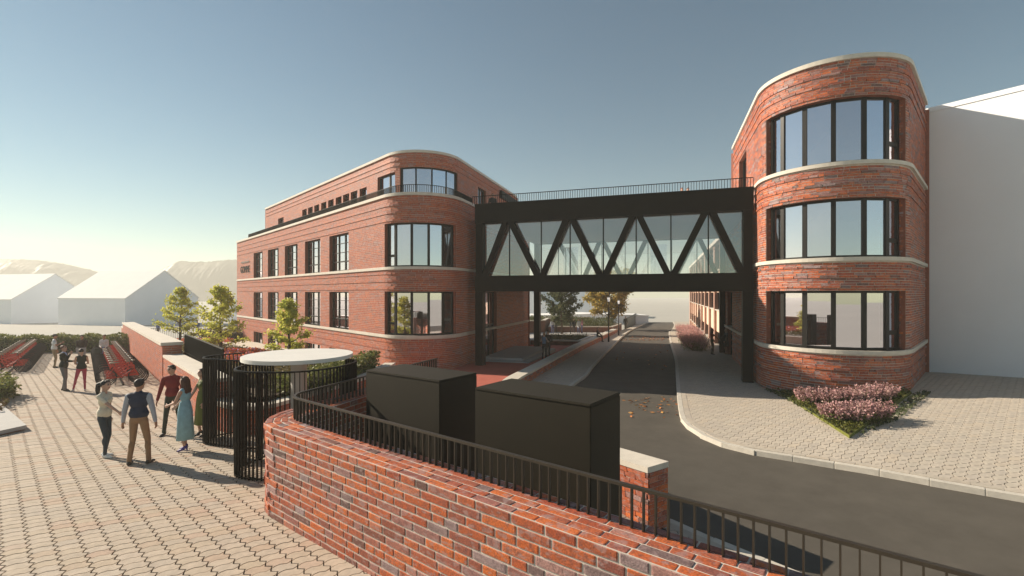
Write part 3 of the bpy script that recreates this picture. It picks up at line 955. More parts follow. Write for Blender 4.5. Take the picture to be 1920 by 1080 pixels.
# ------------------------------------------------------------------ right brick tower
TB = empty('brick_tower', (0, 0, 0))
tag(TB, 'tall round-ended red brick building with three curved window bands beside white block', 'building')
tp = Path([(15.75, 36.0), (7.9, 11.2), (19.8, 23.0)], [0, 2.774, 0])
sa = tp.nearest((11.29, 21.9))
ang = lambda deg: sa + 2.774 * math.radians(deg - 162.4)
TA = (ang(180), ang(300)); TF = [.134, .311, .496, .689, .866]
trow = [(8.51, 11.01), (4.81, 7.11), (1.21, 3.51)]
to = [(*TA, a, b) for a, b in trow]
sY = lambda y: (36 - y) / .953
to.append((-1, sY(30.1), 8.5, 14))
wside = (sY(27.8), sY(25.3), 8.51, 11.01); to.append(wside)
door_r = (sY(32.9), sY(30.6), -0.79, 3.51); to.append(door_r)
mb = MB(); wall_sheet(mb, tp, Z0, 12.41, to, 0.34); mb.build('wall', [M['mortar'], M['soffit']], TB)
ribs_t = [11.96, 11.56, 11.16, 8.06, 7.66, 7.26, 4.46, 4.06, 3.66, 0.86, 0.46, 0.06]
B = course_bricks(tp, Z0, 12.41, CH, to, ribs_t, zmin=lambda s: GR(*tp.pt(np.array(s))) - 0.08, lens=(0.20, 0.32, 0.42, 0.52, 0.6), joint=0.022)
for zt in (1.21, 4.81, 8.51): B = B[~((B[:, 1] > zt - 0.15) & (B[:, 1] < zt + 0.01))]
lay(TB, tp, B, CH - 0.018, M['brick'], 300, bevel=0.0)
for zt, s_0 in ((1.21, 0), (4.81, 0), (8.51, sY(30.1))):
    mb = MB(); sweep(mb, tp, s_0, tp.L, -0.32, 0.10, zt - 0.15, zt); mb.build('stone_band', M['stone'], TB)
mb = MB(); sweep(mb, tp, sY(30.1), tp.L, -0.38, 0.10, 12.412, 12.58); mb.build('stone_cap', M['stone'], TB)
for a, b in trow: window(TB, tp, *TA, a, b, 0.26, TF, {5: [0.29]}, mw=0.17, low=(5,), fw=0.09)
window(TB, tp, wside[0], wside[1], *wside[2:], 0.26, [0.5], {})
window(TB, tp, door_r[0], door_r[1], *door_r[2:], 0.26, [0.5], {0: [0.5], 1: [0.5]}, name='door', low=(0, 1))
tin = [tuple(tp.off(np.array(s), -0.35)) for s in spts(tp, 0.2, tp.L - 0.2)]
tf = tin + [(24.0, 31.0), (21.0, 37.5)]
mb = MB()
for z in (-1.3, 0.1, 3.7, 7.35): mb.prism(tf, z, z + 0.28)
mb.build('floor_slabs', M['slab'], TB)
up = [tuple(tp.off(np.array(s), -0.35)) for s in spts(tp, sY(30.0), tp.L - 0.2)] + [(24.0, 31.0), (18.5, 33.0)]
mb = MB(); mb.prism(up, 11.6, 11.8); mb.build('roof', M['slab'], TB)
mb = MB()
pl = tp.pt(np.array(sY(30.1)))
mb.slab(pl, (18.8, 33.2), 0.3, 8.4, 12.2); mb.slab((18.8, 33.2), (24.2, 31.2), 0.3, -1, 12.2); mb.slab((24.2, 31.2), (19.8, 23.0), 0.3, -1, 12.2); mb.slab((15.75, 36), (21.2, 37.6), 0.3, -1.2, 8.4)
mb.build('back_wall', M['soffit'], TB)
mb = MB()
for zz in (0.38, 3.98, 7.63):
    mb.slab((14.3, 27.5), (19.3, 25.2), 0.2, zz, zz + 3.3)
    mb.slab((14.6, 21.5), (15.9, 25.5), 0.15, zz, zz + 3.3)
mb.build('inner_wall', M['room'], TB)
mb = MB(); mb.box((13.2, 22.0), (0.8, 0.6), 1.7, 0.8, 0.38, 1.12); mb.box((13.9, 23.5), (0.9, -.4), 1.2, 0.5, 0.38, 2.1)
mb.build('inner_furniture', M['roomw'], TB)

# ------------------------------------------------------------------ steel footbridge
FB = empty('footbridge', (0, 0, 0)); tag(FB, 'black steel truss footbridge with glazed sides joining the two brick buildings', 'bridge')
O = np.array((-2.05, 27.22)); U = np.array((.948, -.319)); U /= np.linalg.norm(U); W = np.array((.319, .948)); W /= np.linalg.norm(W)
LEN, DEP = 14.2, 12.0
def bp(a, b): return tuple(O + U * a + W * b)
ZB, ZG0, ZG1, ZT = 3.52, 4.39, 7.35, 8.44
for b in (0.0, DEP):
    mb = MB(); mb.slab(bp(0.0, b + 0.1), bp(LEN, b + 0.1), 0.5, ZB, ZG0); mb.build('bottom_beam', M['black'], FB)
    mb = MB(); mb.slab(bp(0.0, b + 0.1), bp(LEN, b + 0.1), 0.5, ZG1, ZT); mb.build('top_beam', M['black'], FB)
    for a in (0.24, LEN - 0.24):
        c = bp(a, b + 0.1)
        zg = min(GL(*c), GR(*c)) - 0.3 if a > 5 else GL(*c) - 0.3
        mb = MB(); mb.slab(bp(a - 0.23, b + 0.1), bp(a + 0.23, b + 0.1), 0.46, zg, ZB - 0.002); mb.build('column', M['black'], FB)
        mb = MB(); mb.slab(bp(a - 0.2, b + 0.1), bp(a + 0.2, b + 0.1), 0.44, ZG0, ZG1); mb.build('end_post', M['black'], FB)
    nb = [0.42 + 3.36 * i for i in range(5)]; ntp = [1.95 + 3.43 * i for i in range(4)]
    for i in range(4):
        for x0, x1 in ((nb[i], ntp[i]), (ntp[i], nb[i + 1])):
            mb = MB()
            d = math.hypot(x1 - x0, ZG1 - ZG0); hw = 0.15 * d / (ZG1 - ZG0)
            sg = 1 if x1 > x0 else -1
            za, zb_ = (ZG0, ZG1) if (x0, x1) == (nb[i], ntp[i]) else (ZG1, ZG0)
            x0c = x0 + (0.16 if za == ZG0 else 0.16); x1c = x1 - 0.16
            P = []
            for bb in (b - 0.13, b + 0.13):
                for x, z in ((x0c - hw, za), (x0c + hw, za), (x1c + hw, zb_), (x1c - hw, zb_)):
                    P.append((*bp(x, bb), z + (0.002 if z == ZG0 else -0.002)))
            mb.add(P, [(0, 1, 2, 3), (7, 6, 5, 4), (0, 4, 5, 1), (1, 5, 6, 2), (2, 6, 7, 3), (3, 7, 4, 0)])
            mb.build('diagonal', M['black'], FB)
    xs_ = [0.42] + sorted(nb[1:4] + ntp) + [LEN - 0.42]
    for x in xs_[1:-1]:
        mb = MB(); mb.slab(bp(x - 0.03, b + 0.22), bp(x + 0.03, b + 0.22), 0.07, ZG0, ZG1); mb.build('mullion', M['frame'], FB)
    for x0, x1 in zip(xs_[:-1], xs_[1:]):
        g = MB(); g.slab(bp(x0 + 0.03, b + 0.22), bp(x1 - 0.03, b + 0.22), 0.014, ZG0 + 0.004, ZG1 - 0.004); g.build('pane', M['bglass'], FB)
mb = MB(); mb.prism([bp(0.1, 0.4), bp(LEN - 0.1, 0.4), bp(LEN - 0.1, DEP - 0.2), bp(0.1, DEP - 0.2)], ZB + 0.15, ZG0 - 0.02); mb.build('deck', M['black'], FB)
mb = MB(); mb.prism([bp(0.1, 0.5), bp(LEN - 0.1, 0.5), bp(LEN - 0.1, DEP - 0.3), bp(0.1, DEP - 0.3)], ZG0 - 0.018, ZG0 - 0.002); mb.build('bounce_floor', M['ceiling'], FB)  # thin pale sheet added over the deck to bounce light onto the ceiling
mb = MB(); mb.prism([bp(0.1, 0.4), bp(LEN - 0.1, 0.4), bp(LEN - 0.1, DEP - 0.2), bp(0.1, DEP - 0.2)], ZG1 + 0.02, 7.82); mb.build('roof_deck', M['ceiling'], FB)
mb = MB()
for a in (3.4, 9.2):
    mb.slab(bp(a, 7.6), bp(a + 1.0, 7.6), 0.08, ZG0, 6.6)
mb.build('inner_panels', M['glass'], FB)
mb = MB()
brp = Path([bp(LEN + 0.0, -0.02), bp(-0.2, -0.02)])
brn = int(brp.L / 0.125)
for i in range(brn + 1):
    c = brp.pt(np.array(brp.L * i / brn)); mb.box(c, U, 0.022, 0.014, ZT, ZT + 0.43)
o = mb.build('balusters', M['black'], FB); o['kind'] = 'stuff'
mb = MB(); sweep(mb, brp, 0, brp.L, -0.02, 0.02, ZT + 0.43, ZT + 0.465); mb.build('handrail', M['black'], FB)

# ------------------------------------------------------------------ building with pilasters beyond the bridge
PB = empty('pilaster_building', (0, 0, 0)); tag(PB, 'pinkish building with tall pilasters and peach panels along the far street', 'building')
pd = np.array((.302, .953)); pn = np.array((-.953, .302)); po = np.array((16.2, 37.4))
def pq(a, b): return tuple(po + pd * a - pn * b)
PE = 47.0
mb = MB(); mb.prism([pq(0, 0.45), pq(PE, 0.45), pq(PE, 9), pq(0, 9)], -2.6, 7.6); mb.build('wall', M['pilaster'], PB)
mb = MB(); mb.prism([pq(-0.2, -0.1), pq(PE + 0.2, -0.1), pq(PE + 0.2, 9.1), pq(-0.2, 9.1)], 7.6, 7.9); mb.build('cornice', M['stone'], PB)
nbay = 9; bw = PE / nbay
for i in range(nbay + 1):
    a = i * bw; w = 0.85 if 0 < i < nbay else 1.8
    mb = MB(); mb.slab(pq(a - w / 2, 0.24), pq(a + w / 2, 0.24), 0.38, -2.6, 7.598); mb.build('pilaster', M['pilaster'], PB)
for i in range(nbay):
    a0, a1 = i * bw + 0.44, (i + 1) * bw - 0.44
    if i == 0: a0 += 0.5
    if i == nbay - 1: a1 -= 0.5
    for z0, z1 in ((-2.6, -1.05), (0.12, 1.95), (3.5, 5.3)):
        mb = MB(); mb.slab(pq(a0, 0.33), pq(a1, 0.33), 0.2, z0, z1); mb.build('panel', M['panel'], PB)
        mb = MB(); mb.slab(pq(a0, 0.24), pq(a1, 0.24), 0.34, z1, z1 + 0.07); mb.build('sill', M['stone'], PB)
    for z0, z1 in ((-0.98, 0.12), (2.02, 3.5), (5.37, 7.2)):
        f = MB(); f.slab(pq(a0, 0.38), pq(a1, 0.38), 0.06, z0, z0 + 0.07); f.slab(pq(a0, 0.38), pq(a1, 0.38), 0.06, z1 - 0.07, z1)
        for k in range(4):
            x = a0 + (a1 - a0) * k / 3; f.slab(pq(x - 0.03, 0.38), pq(x + 0.03, 0.38), 0.06, z0 + 0.07, z1 - 0.07)
        fo = f.build('window', M['frame'], PB)
        g = MB(); g.slab(pq(a0, 0.41), pq(a1, 0.41), 0.01, z0 + 0.03, z1 - 0.03); g.build('pane', M['glass'], fo)

# ------------------------------------------------------------------ white buildings
def house(cx, cy, g, l, w, le, eave, ridge, zb, label, cat='house', over=0.0):
    """gabled house: corner (cx,cy), g = gable direction, l = length direction"""
    r = empty('white_house', (cx, cy, zb)); tag(r, label, cat, None)
    g = np.array(g) / np.linalg.norm(g); l = np.array(l) / np.linalg.norm(l)
    P = lambda a, b, z: (*(g * a + l * b), z - zb)
    mb = MB()
    V = [P(0, 0, zb - 1), P(w, 0, zb - 1), P(w, 0, eave), P(w / 2, 0, ridge - 0.01), P(0, 0, eave), P(0, le, zb - 1), P(w, le, zb - 1), P(w, le, eave), P(w / 2, le, ridge - 0.01), P(0, le, eave)]
    mb.add(V, [(4, 3, 2, 1, 0), (5, 6, 7, 8, 9), (0, 5, 9, 4), (2, 7, 6, 1)])
    mb.build('wall', M['white'], r)
    mb = MB(); t = 0.16
    for a0, a1 in ((-0.12, w / 2), (w + 0.12, w / 2)):
        e = eave - 0.12 * (ridge - eave) / (w / 2)
        V = [P(a0, -0.15, e), P(a1, -0.15, ridge), P(a1, le + 0.15, ridge), P(a0, le + 0.15, e)]
        V += [(x, y, z + t) for x, y, z in V]
        mb.add(V, [(0, 1, 2, 3), (7, 6, 5, 4), (0, 4, 5, 1), (1, 5, 6, 2), (2, 6, 7, 3), (3, 7, 4, 0)])
    mb.build('roof', M['whiteroof'], r)
    return r
house(-69.3, 86, (.27, .96), (-.96, .27), 14.5, 17.0, 2.45, 7.75, -2.7, 'white gabled house standing just left of the brick building, larger roof in view')
house(-97.8, 93.7, (.27, .96), (-.96, .27), 14.5, 19.0, 2.16, 7.4, -2.9, 'white gabled house at the far left edge beyond the parked bicycles')
house(-66, 110, (.99, -.12), (.12, .99), 30, 10, 2.2, 2.4, -3.0, 'low white flat-roofed block behind the young trees left of the brick building', 'building')
house(-3, 118, (.96, -.27), (.27, .96), 12, 20, 0.5, 5.2, -3.2, 'hazy white house seen left of the dark tree under the bridge')
house(13.5, 142, (.96, -.27), (.27, .96), 13, 20, 0.8, 7.0, -3.6, 'hazy white house seen between the two trees under the bridge')
house(3.5, 92, (1, .05), (-.05, 1), 23, 8, -1.0, -0.7, -2.6, 'long low white building behind the brick planters under the bridge', 'building')
WB = empty('white_block', (0, 0, 0)); tag(WB, 'plain white block with blank walls at the right edge behind the brick tower', 'building')
wd = np.array((.58, -.815)); wd /= np.linalg.norm(wd); wnn = np.array((.815, .58)); wo_ = np.array((19.86, 23.2))
q = lambda a, b: tuple(wo_ + wd * a + wnn * b)
mb = MB(); mb.prism([q(0, 0.1), q(16, 0.1), q(16, 14), q(0, 14)], -1.5, 12.1); mb.build('wall', M['white'], WB)
mb = MB(); mb.prism([q(-0.02, 0.06), q(16.05, 0.06), q(16.05, 14.05), q(-0.02, 14.05)], 12.1, 12.32); mb.build('roof_edge', M['white'], WB)

# ------------------------------------------------------------------ wooded hills
def hill(name, pts, y, depth, seed):
    """ridge profile pts [(x, z)] at distance y; bumpy tree canopy surface"""
    rg = np.random.default_rng(seed)
    X = np.linspace(pts[0][0], pts[-1][0], 260); Z = np.interp(X, [p[0] for p in pts], [p[1] for p in pts])
    rows = 26; V = []
    bump = rg.random((rows, 260))
    for j in range(rows):
        f = j / (rows - 1); prof = math.sin(f * math.pi) ** 0.6
        b2 = np.interp(np.linspace(0, 1, 260), np.linspace(0, 1, 40), rg.random(40))
        z = -8 + (Z + 8) * prof + (bump[j] - 0.5) * 1.6 * (prof > 0.05) + (b2 - .5) * 1.5
        for x, zz in zip(X, z): V.append((x, y - depth / 2 + depth * f, zz))
    Q = [(j * 260 + i, j * 260 + i + 1, (j + 1) * 260 + i + 1, (j + 1) * 260 + i) for j in range(rows - 1) for i in range(259)]
    o = link(name, np_mesh(name, np.array(V), Q, M['hill'], True), None); tag(o, kind='structure')
K_ = 1.45
def sc(pts): return [(x * K_, 3.41 + (z - 3.41) * K_) for x, z in pts]
hill('wooded_hill', sc([(-600, 34), (-500, 33), (-430, 31), (-405, 31.5), (-378, 28.5), (-358, 24), (-340, 19), (-315, 12), (-290, -4)]), 400 * K_, 90, 3)
hill('wooded_hill', sc([(-350, -4), (-325, 14), (-303, 24), (-288, 31.5), (-268, 30.5), (-245, 32.5), (-215, 31), (-160, 26), (-110, 14), (-70, -4)]), 420 * K_, 90, 5)
# ------------------------------------------------------------------ curved foreground brick wall
FW = empty('curved_brick_wall', (0, 0, 0)); tag(FW, 'chunky red brick garden wall with rounded end in the near foreground', 'wall')
fp = Path([(-2.0, 13.1), (-3.86, 8.24), (4.4, 1.80)], [0, 0.5, 0], step=0.12)      # line of the railing
OUT, INN, WT = 0.44, -0.15, 1.27
wp = Path([tuple(fp.off(s, OUT)) for s in spts(fp, 0, fp.L)])
fz = lambda s: min(GL(*wp.pt(np.array(s))), -0.1) - 0.25
mb = MB(); sweep(mb, wp, 0, wp.L, -(OUT - INN) + 0.004, -0.003, lambda s: -1.7, WT - 0.004); mb.build('mortar_core', M['mortar'], FW)
FCH = 0.104
FL = (0.20, 0.27, 0.34, 0.40, 0.46)
nco = 17
B = course_bricks(wp, WT - nco * FCH, WT - 0.004, FCH, [], (), lens=FL, depth=0.10, joint=0.022, proud=0.006, zmin=lambda s: GL(*wp.pt(np.array(s))) - 0.05)
lay(FW, wp, B, FCH - 0.020, M['brick'], 300, bevel=0.035)
# inner face bricks (seen behind the railing on the return wall)
ip = Path([tuple(wp.off(s, -(OUT - INN))) for s in spts(wp, 0, wp.L)][::-1])
B = course_bricks(ip, WT - nco * FCH, WT - 0.004, FCH, [], (), lens=FL, depth=0.06, joint=0.022, proud=0.006)
lay(FW, ip, B, FCH - 0.020, M['brick'], 60, bevel=0.035)
# bricks laid flat along the top: four rows
def top_rows(parent, path, offs, z, w, nsingle):
    allb = []
    for d in offs:
        q = Path([tuple(path.off(s, d)) for s in spts(path, 0, path.L)])
        x = -RNG.random() * 0.3
        while x < q.L:
            L = FL[RNG.integers(len(FL))]; a, b = max(x, 0), min(x + L, q.L)
            if b - a > 0.06:
                s = (a + b) / 2; allb.append((*q.pt(np.array(s)), *q.tan(np.array(s)), b - a - 0.02))
            x += L
    A = np.array(allb)
    dist = np.hypot(A[:, 0], A[:, 1]); vis = (np.abs(A[:, 0]) < 1.1 * A[:, 1])
    order = np.argsort(np.where(vis, dist, 99)); me = unit_brick(M['brick'], 0.035)
    mbb = MB()
    for r, i in enumerate(order):
        x, y, tx, ty, L = A[i]; zz = z + (RNG.random() - .5) * 0.005
        if r < nsingle:
            o = link('brick', me, parent, (x, y, zz - 0.03), math.atan2(ty, tx)); o.scale = (L, w, 0.06)
        else: mbb.box((x, y), (tx, ty), L, w, zz - 0.06, zz)
    if mbb.n: o = mbb.build('brickwork', M['brick'], parent); o['kind'] = 'stuff'
rw = (OUT - INN - 0.012) / 5
top_rows(FW, wp, [-(i + 0.5) * rw - 0.002 for i in range(5)], WT + 0.004, rw - 0.02, 180)

# railing on the wall
FR = empty('wall_railing', (0, 0, 0)); tag(FR, 'low black metal railing with flat bronze handrail fixed along the curved foreground wall', 'railing')
mb = MB(); sweep(mb, fp, 0.1, fp.L - 0.1, -0.022, 0.022, WT + 0.365, WT + 0.392); mb.build('handrail', M['rail'], FR)
mb = MB(); mb.box((0, 0), (1, 0), 0.012, 0.042, 0, 0.362); bal = mb.mesh('baluster', M['rail'])
nb_ = int((fp.L - 0.3) / 0.112)
for i in range(nb_ + 1):
    s = 0.15 + (fp.L - 0.3) * i / nb_
    c = fp.pt(np.array(s)); t = fp.tan(np.array(s))
    link('baluster', bal, FR, (c[0], c[1], WT + 0.003), math.atan2(t[1], t[0]))

# low wall between pavement and red paving, ending in a pier
lw = Path(LW[::-1])          # travels towards the camera; right = west? keep centre line
LWl = empty('low_brick_wall', (0, 0, 0)); tag(LWl, 'long low brick wall with pale coping between red paving and pavement, ending in a pier', 'wall')
sL = lw.L
def cap_z(s):
    y = float(lw.pt(np.array(s))[1])
    f = min(1, max(0, (17.5 - y) / 8.3))
    base = GR(*lw.pt(np.array(s))) + 0.45
    return base * (1 - f) + 0.16 * f
hw = 0.27
mb = MB(); sweep(mb, lw, 0, sL - 0.0, -hw + 0.012, hw - 0.012, lambda s: GR(*lw.pt(np.array(s))) - 0.5, lambda s: cap_z(s) - 0.11); mb.build('mortar_core', M['mortar'], LWl)
for sgn in (1, -1):
    q = Path([tuple(lw.off(s, sgn * hw)) for s in spts(lw, 0, sL)][:: sgn])
    rowsB = []
    for k in range(16):
        x = -RNG.random() * .3
        while x < q.L:
            L = FL[RNG.integers(len(FL))]; a, b = max(0, x), min(q.L, x + L); x += L
            if b - a < .05: continue
            s = (a + b) / 2; ss = s if sgn == 1 else q.L - s
            z = cap_z(min(ss * sL / q.L, sL)) - 0.11 - (k + .5) * 0.1
            if z < GR(*q.pt(np.array(s))) - 0.08: continue
            rowsB.append((s, z, b - a - .014, .06, .012))
    lay(LWl, q, np.array(rowsB), 0.087, M['brick'], 40, bevel=0.0)
# pier face at the near end
pe = lw.pt(np.array(sL)); pt_ = lw.tan(np.array(sL)); pnn = np.array((pt_[1], -pt_[0]))
for k in range(13):
    z = cap_z(sL) - 0.11 - (k + .5) * 0.1
    for a, b in (((-hw, 0.02), (0.02, hw)) if k % 2 else ((-hw, -0.12), (-0.12, hw))):
        c = pe + pnn * (a + b) / 2 + pt_ * (-0.02)
        o = link('brick', unit_brick(M['brick'], 0.035), LWl, (c[0], c[1], z), math.atan2(pnn[1], pnn[0])); o.scale = (b - a - .014, .07, .087)
ncap = int(sL / 1.2)
for i in range(ncap):
    a, b = sL * i / ncap, sL * (i + 1) / ncap
    if i == ncap - 1: b = sL - 0.0
    mb = MB(); sweep(mb, lw, a + .004, b - .004 + (0.03 if i == ncap - 1 else 0), -hw - 0.03, hw + 0.03, lambda s: cap_z(s) - 0.108, cap_z); mb.build('coping_stone', M['stone'], LWl)

# two dark cabinets
def cabinet(near, label, w=1.97):
    d = np.array((-.814, .581)); d /= np.linalg.norm(d); e = np.array((.581, .814)); e /= np.linalg.norm(e)
    r = empty('cabinet', (near[0], near[1], 0)); tag(r, label, 'cabinet', 'utility cabinets behind the curved wall')
    dp = 1.0
    zb = min(GR(*(np.array(near) + d * a + e * b)) for a in (0, w) for b in (0, dp)) - 0.02
    for nm, in_, z0, z1, bev in (('body', 0.003, zb, 1.884, 0.010), ('lid', 0.0, 1.886, 1.928, 0.012)):
        bm = bmesh.new()
        vs = []
        for z in (z0, z1):
            for a, b in ((in_, in_), (w - in_, in_), (w - in_, dp - in_), (in_, dp - in_)):
                p = d * a + e * b; vs.append(bm.verts.new((p[0], p[1], z)))
        for f in ((0, 1, 2, 3), (7, 6, 5, 4), (4, 5, 1, 0), (5, 6, 2, 1), (6, 7, 3, 2), (7, 4, 0, 3)): bm.faces.new([vs[i] for i in f])
        bmesh.ops.recalc_face_normals(bm, faces=bm.faces[:])
        bmesh.ops.bevel(bm, geom=bm.edges[:], offset=bev, segments=2, affect='EDGES')
        me = bpy.data.meshes.new(nm); bm.to_mesh(me); bm.free(); me.materials.append(M['cabinet']); link(nm, me, r)
cabinet((-1.23, 8.15), 'dark olive cabinet farther from the camera, left one of two behind the curved wall')
cabinet((1.05, 6.40), 'dark olive cabinet nearer the camera, right one of two beside the brick pier', 2.015)

# ------------------------------------------------------------------ gate screens of flat vertical bars
def screen(name, pts, z0f, z1, pitch, label, radii=None, open_bottom=False):
    r = empty(name, (0, 0, 0)); tag(r, label, 'screen', 'curved metal bar screens round the canopy')
    p = Path(smooth_line(pts, 0.08))
    mb = MB(); sweep(mb, p, 0, p.L, -0.022, 0.022, z1 - 0.03, z1); mb.build('top_rail', M['black'], r)
    mb = MB(); sweep(mb, p, 0, p.L, -0.02, 0.02, lambda s: z0f(*p.pt(np.array(s))) + 0.03, lambda s: z0f(*p.pt(np.array(s))) + 0.055); mb.build('bottom_rail', M['black'], r)
    n = int(p.L / pitch)
    m2 = MB(); m2.box((0, 0), (1, 0), 0.015, 0.045, 0, 1.0); me = m2.mesh('bar', M['black'])
    for i in range(n + 1):
        s = p.L * i / n; c = p.pt(np.array(s)); t = p.tan(np.array(s)); zb = z0f(*c) + 0.01
        o = link('bar', me, r, (c[0], c[1], zb), math.atan2(t[1], t[0])); o.scale = (1, 1, z1 - 0.031 - zb)
    return r
screen('curved_screen', [(-5.45, 10.95), (-5.55, 10.45), (-5.66, 9.95), (-5.45, 9.48), (-4.98, 9.28), (-4.45, 9.28), (-4.08, 9.40), (-3.80, 9.66), (-3.58, 10.07), (-3.49, 10.53), (-3.56, 10.92), (-3.87, 11.2)],
       GL, 1.895, 0.088, 'nearer black bar screen curling in a hook beneath the white disc canopy')
screen('curved_screen', [(-7.15, 12.85), (-7.52, 12.5), (-7.68, 12.1), (-7.6, 11.82), (-7.3, 11.62), (-6.49, 11.36), (-5.9, 11.22)],
       GL, 1.83, 0.088, 'farther black bar screen beside the woman in the green dress')
# disc canopy on a column
CA = empty('disc_canopy', (-4.86, 10.95, 0)); tag(CA, 'white round disc canopy on a single grey column over the bar screens', 'canopy')
mb = MB()
nseg = 72
for zz in (0,):
    P = [(1.17 * math.cos(2 * math.pi * i / nseg), 1.17 * math.sin(2 * math.pi * i / nseg)) for i in range(nseg)]
    mb.prism(P, 1.94, 2.02)
mb.build('disc', M['canopy'], CA)
mb = MB(); mb.prism([(0.17 * math.cos(2 * math.pi * i / 24), 0.17 * math.sin(2 * math.pi * i / 24)) for i in range(24)], -0.32, 1.938); mb.build('column', M['concrete'], CA, smooth=False)

# ------------------------------------------------------------------ left retaining wall with stone coping and its lower continuation
def walled(root, line, zt, zb, w, cap, capw=0.06, nsingle=60, ribs=(), both=True, mat_='brick_b'):
    """brick wall on centre line; zt top of coping (function of s)"""
    p = Path(line)
    z1 = lambda s: zt(s) - cap
    mb = MB(); sweep(mb, p, 0, p.L, -w / 2 + .012, w / 2 - .012, zb, lambda s: z1(s) - 0.001); mb.build('mortar_core', M['mortar'], root)
    for sgn in ((1, -1) if both else (1,)):
        q = Path([tuple(p.off(s, sgn * w / 2)) for s in spts(p, 0, p.L)][:: sgn])
        R = []
        for k in range(26):
            x = -RNG.random() * .3
            while x < q.L:
                L = BRICKLENS[RNG.integers(4)]; a, b = max(0, x), min(q.L, x + L); x += L
                if b - a < .05: continue
                s = (a + b) / 2; ss = (s if sgn == 1 else q.L - s) * p.L / q.L
                z = z1(ss) - (k + .5) * 0.09
                if z < zb(ss) if callable(zb) else z < zb: continue
                R.append((s, z, b - a - .012, .05, .012))
        if R: lay(root, q, np.array(R), 0.078, M[mat_], nsingle, bevel=0.0)
    # end faces
    for s, sg in ((0.0, -1), (p.L, 1)):
        c = p.pt(np.array(s)); t = p.tan(np.array(s)); nr = np.array((t[1], -t[0]))
        zbv = zb(s) if callable(zb) else zb
        k = 0
        while z1(s) - (k + .5) * .09 > zbv:
            for a, b in (((-w / 2, .03), (.03, w / 2)) if k % 2 else ((-w / 2, w / 2),)):
                m = c + nr * (a + b) / 2
                o = link('brick', unit_brick(M[mat_], 0.0), root, (m[0], m[1], z1(s) - (k + .5) * .09), math.atan2(nr[1], nr[0])); o.scale = (b - a - .012, .024, .078)
            k += 1
    n = max(1, int(p.L / 1.5))
    for i in range(n):
        mb = MB(); sweep(mb, p, p.L * i / n + .003, p.L * (i + 1) / n - .003, -w / 2 - capw, w / 2 + capw, z1, zt); mb.build('coping_stone', M['stone'], root)
    return p
gdir = np.array((.667, -.745)); gnr = np.array((.745, .667))
A0 = np.array((-15.2, 20.8)) + gnr * 0.33
RW = empty('retaining_wall', (0, 0, 0)); tag(RW, 'tall brick retaining wall with broad stone coping beside the parked bicycles', 'wall')
TW = 26.2
walled(RW, [tuple(A0 + gdir * (-TW)), tuple(A0 + gdir * 0.5)], lambda s: 0.98 + 0.32 * s / TW, lambda s: -1.3, 0.66, 0.13, 0.07, 160)
LO = empty('stepped_wall', (0, 0, 0)); tag(LO, 'lower brick wall with white coping continuing to the gate below the dark fence', 'wall')
A1 = A0 + gdir * 0.62
walled(LO, [tuple(A1), tuple(A1 + gdir * 9.4)], lambda s: 0.80 + 0.022 * s, lambda s: -0.9, 0.62, 0.10, 0.03, 120)
# small lower wall stub at the far end
ST = empty('stub_wall', (0, 0, 0)); tag(ST, 'short lower brick wall end with pale coping at the far left end of the tall wall', 'wall')
walled(ST, [tuple(A0 + gdir * (-TW - 2.6)), tuple(A0 + gdir * (-TW - 0.1))], lambda s: 0.55, lambda s: -1.6, 0.6, 0.1, 0.04, 0)
# fence of close vertical slats above the lower wall
FE = empty('slat_fence', (0, 0, 0)); tag(FE, 'dark close-barred metal fence rising behind the white coping of the lower wall', 'fence')
f0 = A1 + gnr * 0.46 + gdir * -0.1
fpth = Path([tuple(f0), tuple(f0 + gdir * 7.6)])
mb = MB(); sweep(mb, fpth, 0, fpth.L, -.025, .025, 1.62, 1.65); mb.build('top_rail', M['rail'], FE)
mb = MB(); sweep(mb, fpth, 0, fpth.L, -.02, .02, 0.86, 0.89); mb.build('bottom_rail', M['black'], FE)
m2 = MB(); m2.box((0, 0), (1, 0), 0.014, 0.05, 0.4, 1.618); me = m2.mesh('bar', M['black'])
nf = int(fpth.L / 0.1)
for i in range(nf + 1):
    c = fpth.pt(np.array(fpth.L * i / nf)); link('bar', me, FE, (c[0], c[1], 0), math.atan2(gdir[1], gdir[0]))

# planter wall right of the gate with hedge
PW = empty('planter_wall', (0, 0, 0)); tag(PW, 'brick planter wall with white coping under the green hedge behind the canopy', 'wall')
PWL = smooth_line([(-8.55, 13.75), (-7.5, 12.95), (-6.75, 12.75), (-6.35, 13.6), (-5.75, 15.6), (-5.25, 18.0), (-5.2, 20.5)], 0.4)
walled(PW, PWL, lambda s: 0.45, lambda s: -0.9, 0.36, 0.10, 0.04, 60)
# garden ground
def GG(x, y): return 0.5 - 0.052 * (y - 15)
gp = [(-8.3, 14.1), (-7.4, 13.3), (-6.85, 13.1), (-6.5, 13.8), (-5.95, 15.7), (-5.45, 18.1), (-5.4, 20.4), (-9.4, 24.9), (-31.2, 46.7), (-32.4, 40.6), (-15.0, 21.3)]
sheet('garden_soil', gp, GG, -0.02, M['soil'], 1.2)
mb = MB(); gpp = Path(gp[6:9]); sweep(mb, gpp, 0, gpp.L, -0.05, 0.1, lambda s: GL(*gpp.pt(np.array(s))) - 0.3, lambda s: GG(*gpp.pt(np.array(s))) + 0.03)
o = mb.build('garden_edging', M['stone'], None); tag(o, kind='structure')
# railings beyond the garden
BF_ = empty('bar_fence', (0, 0, 0)); tag(BF_, 'light metal bar fence at the far end of the garden behind the young trees', 'fence')
bfp = Path([(-36.8, 47.5), (-33.0, 43.0), (-24.5, 50.8)])
railing_part(BF_, bfp, 0, bfp.L, 0, -1.2, 0.22, 0.16, 'bars', 0.014)
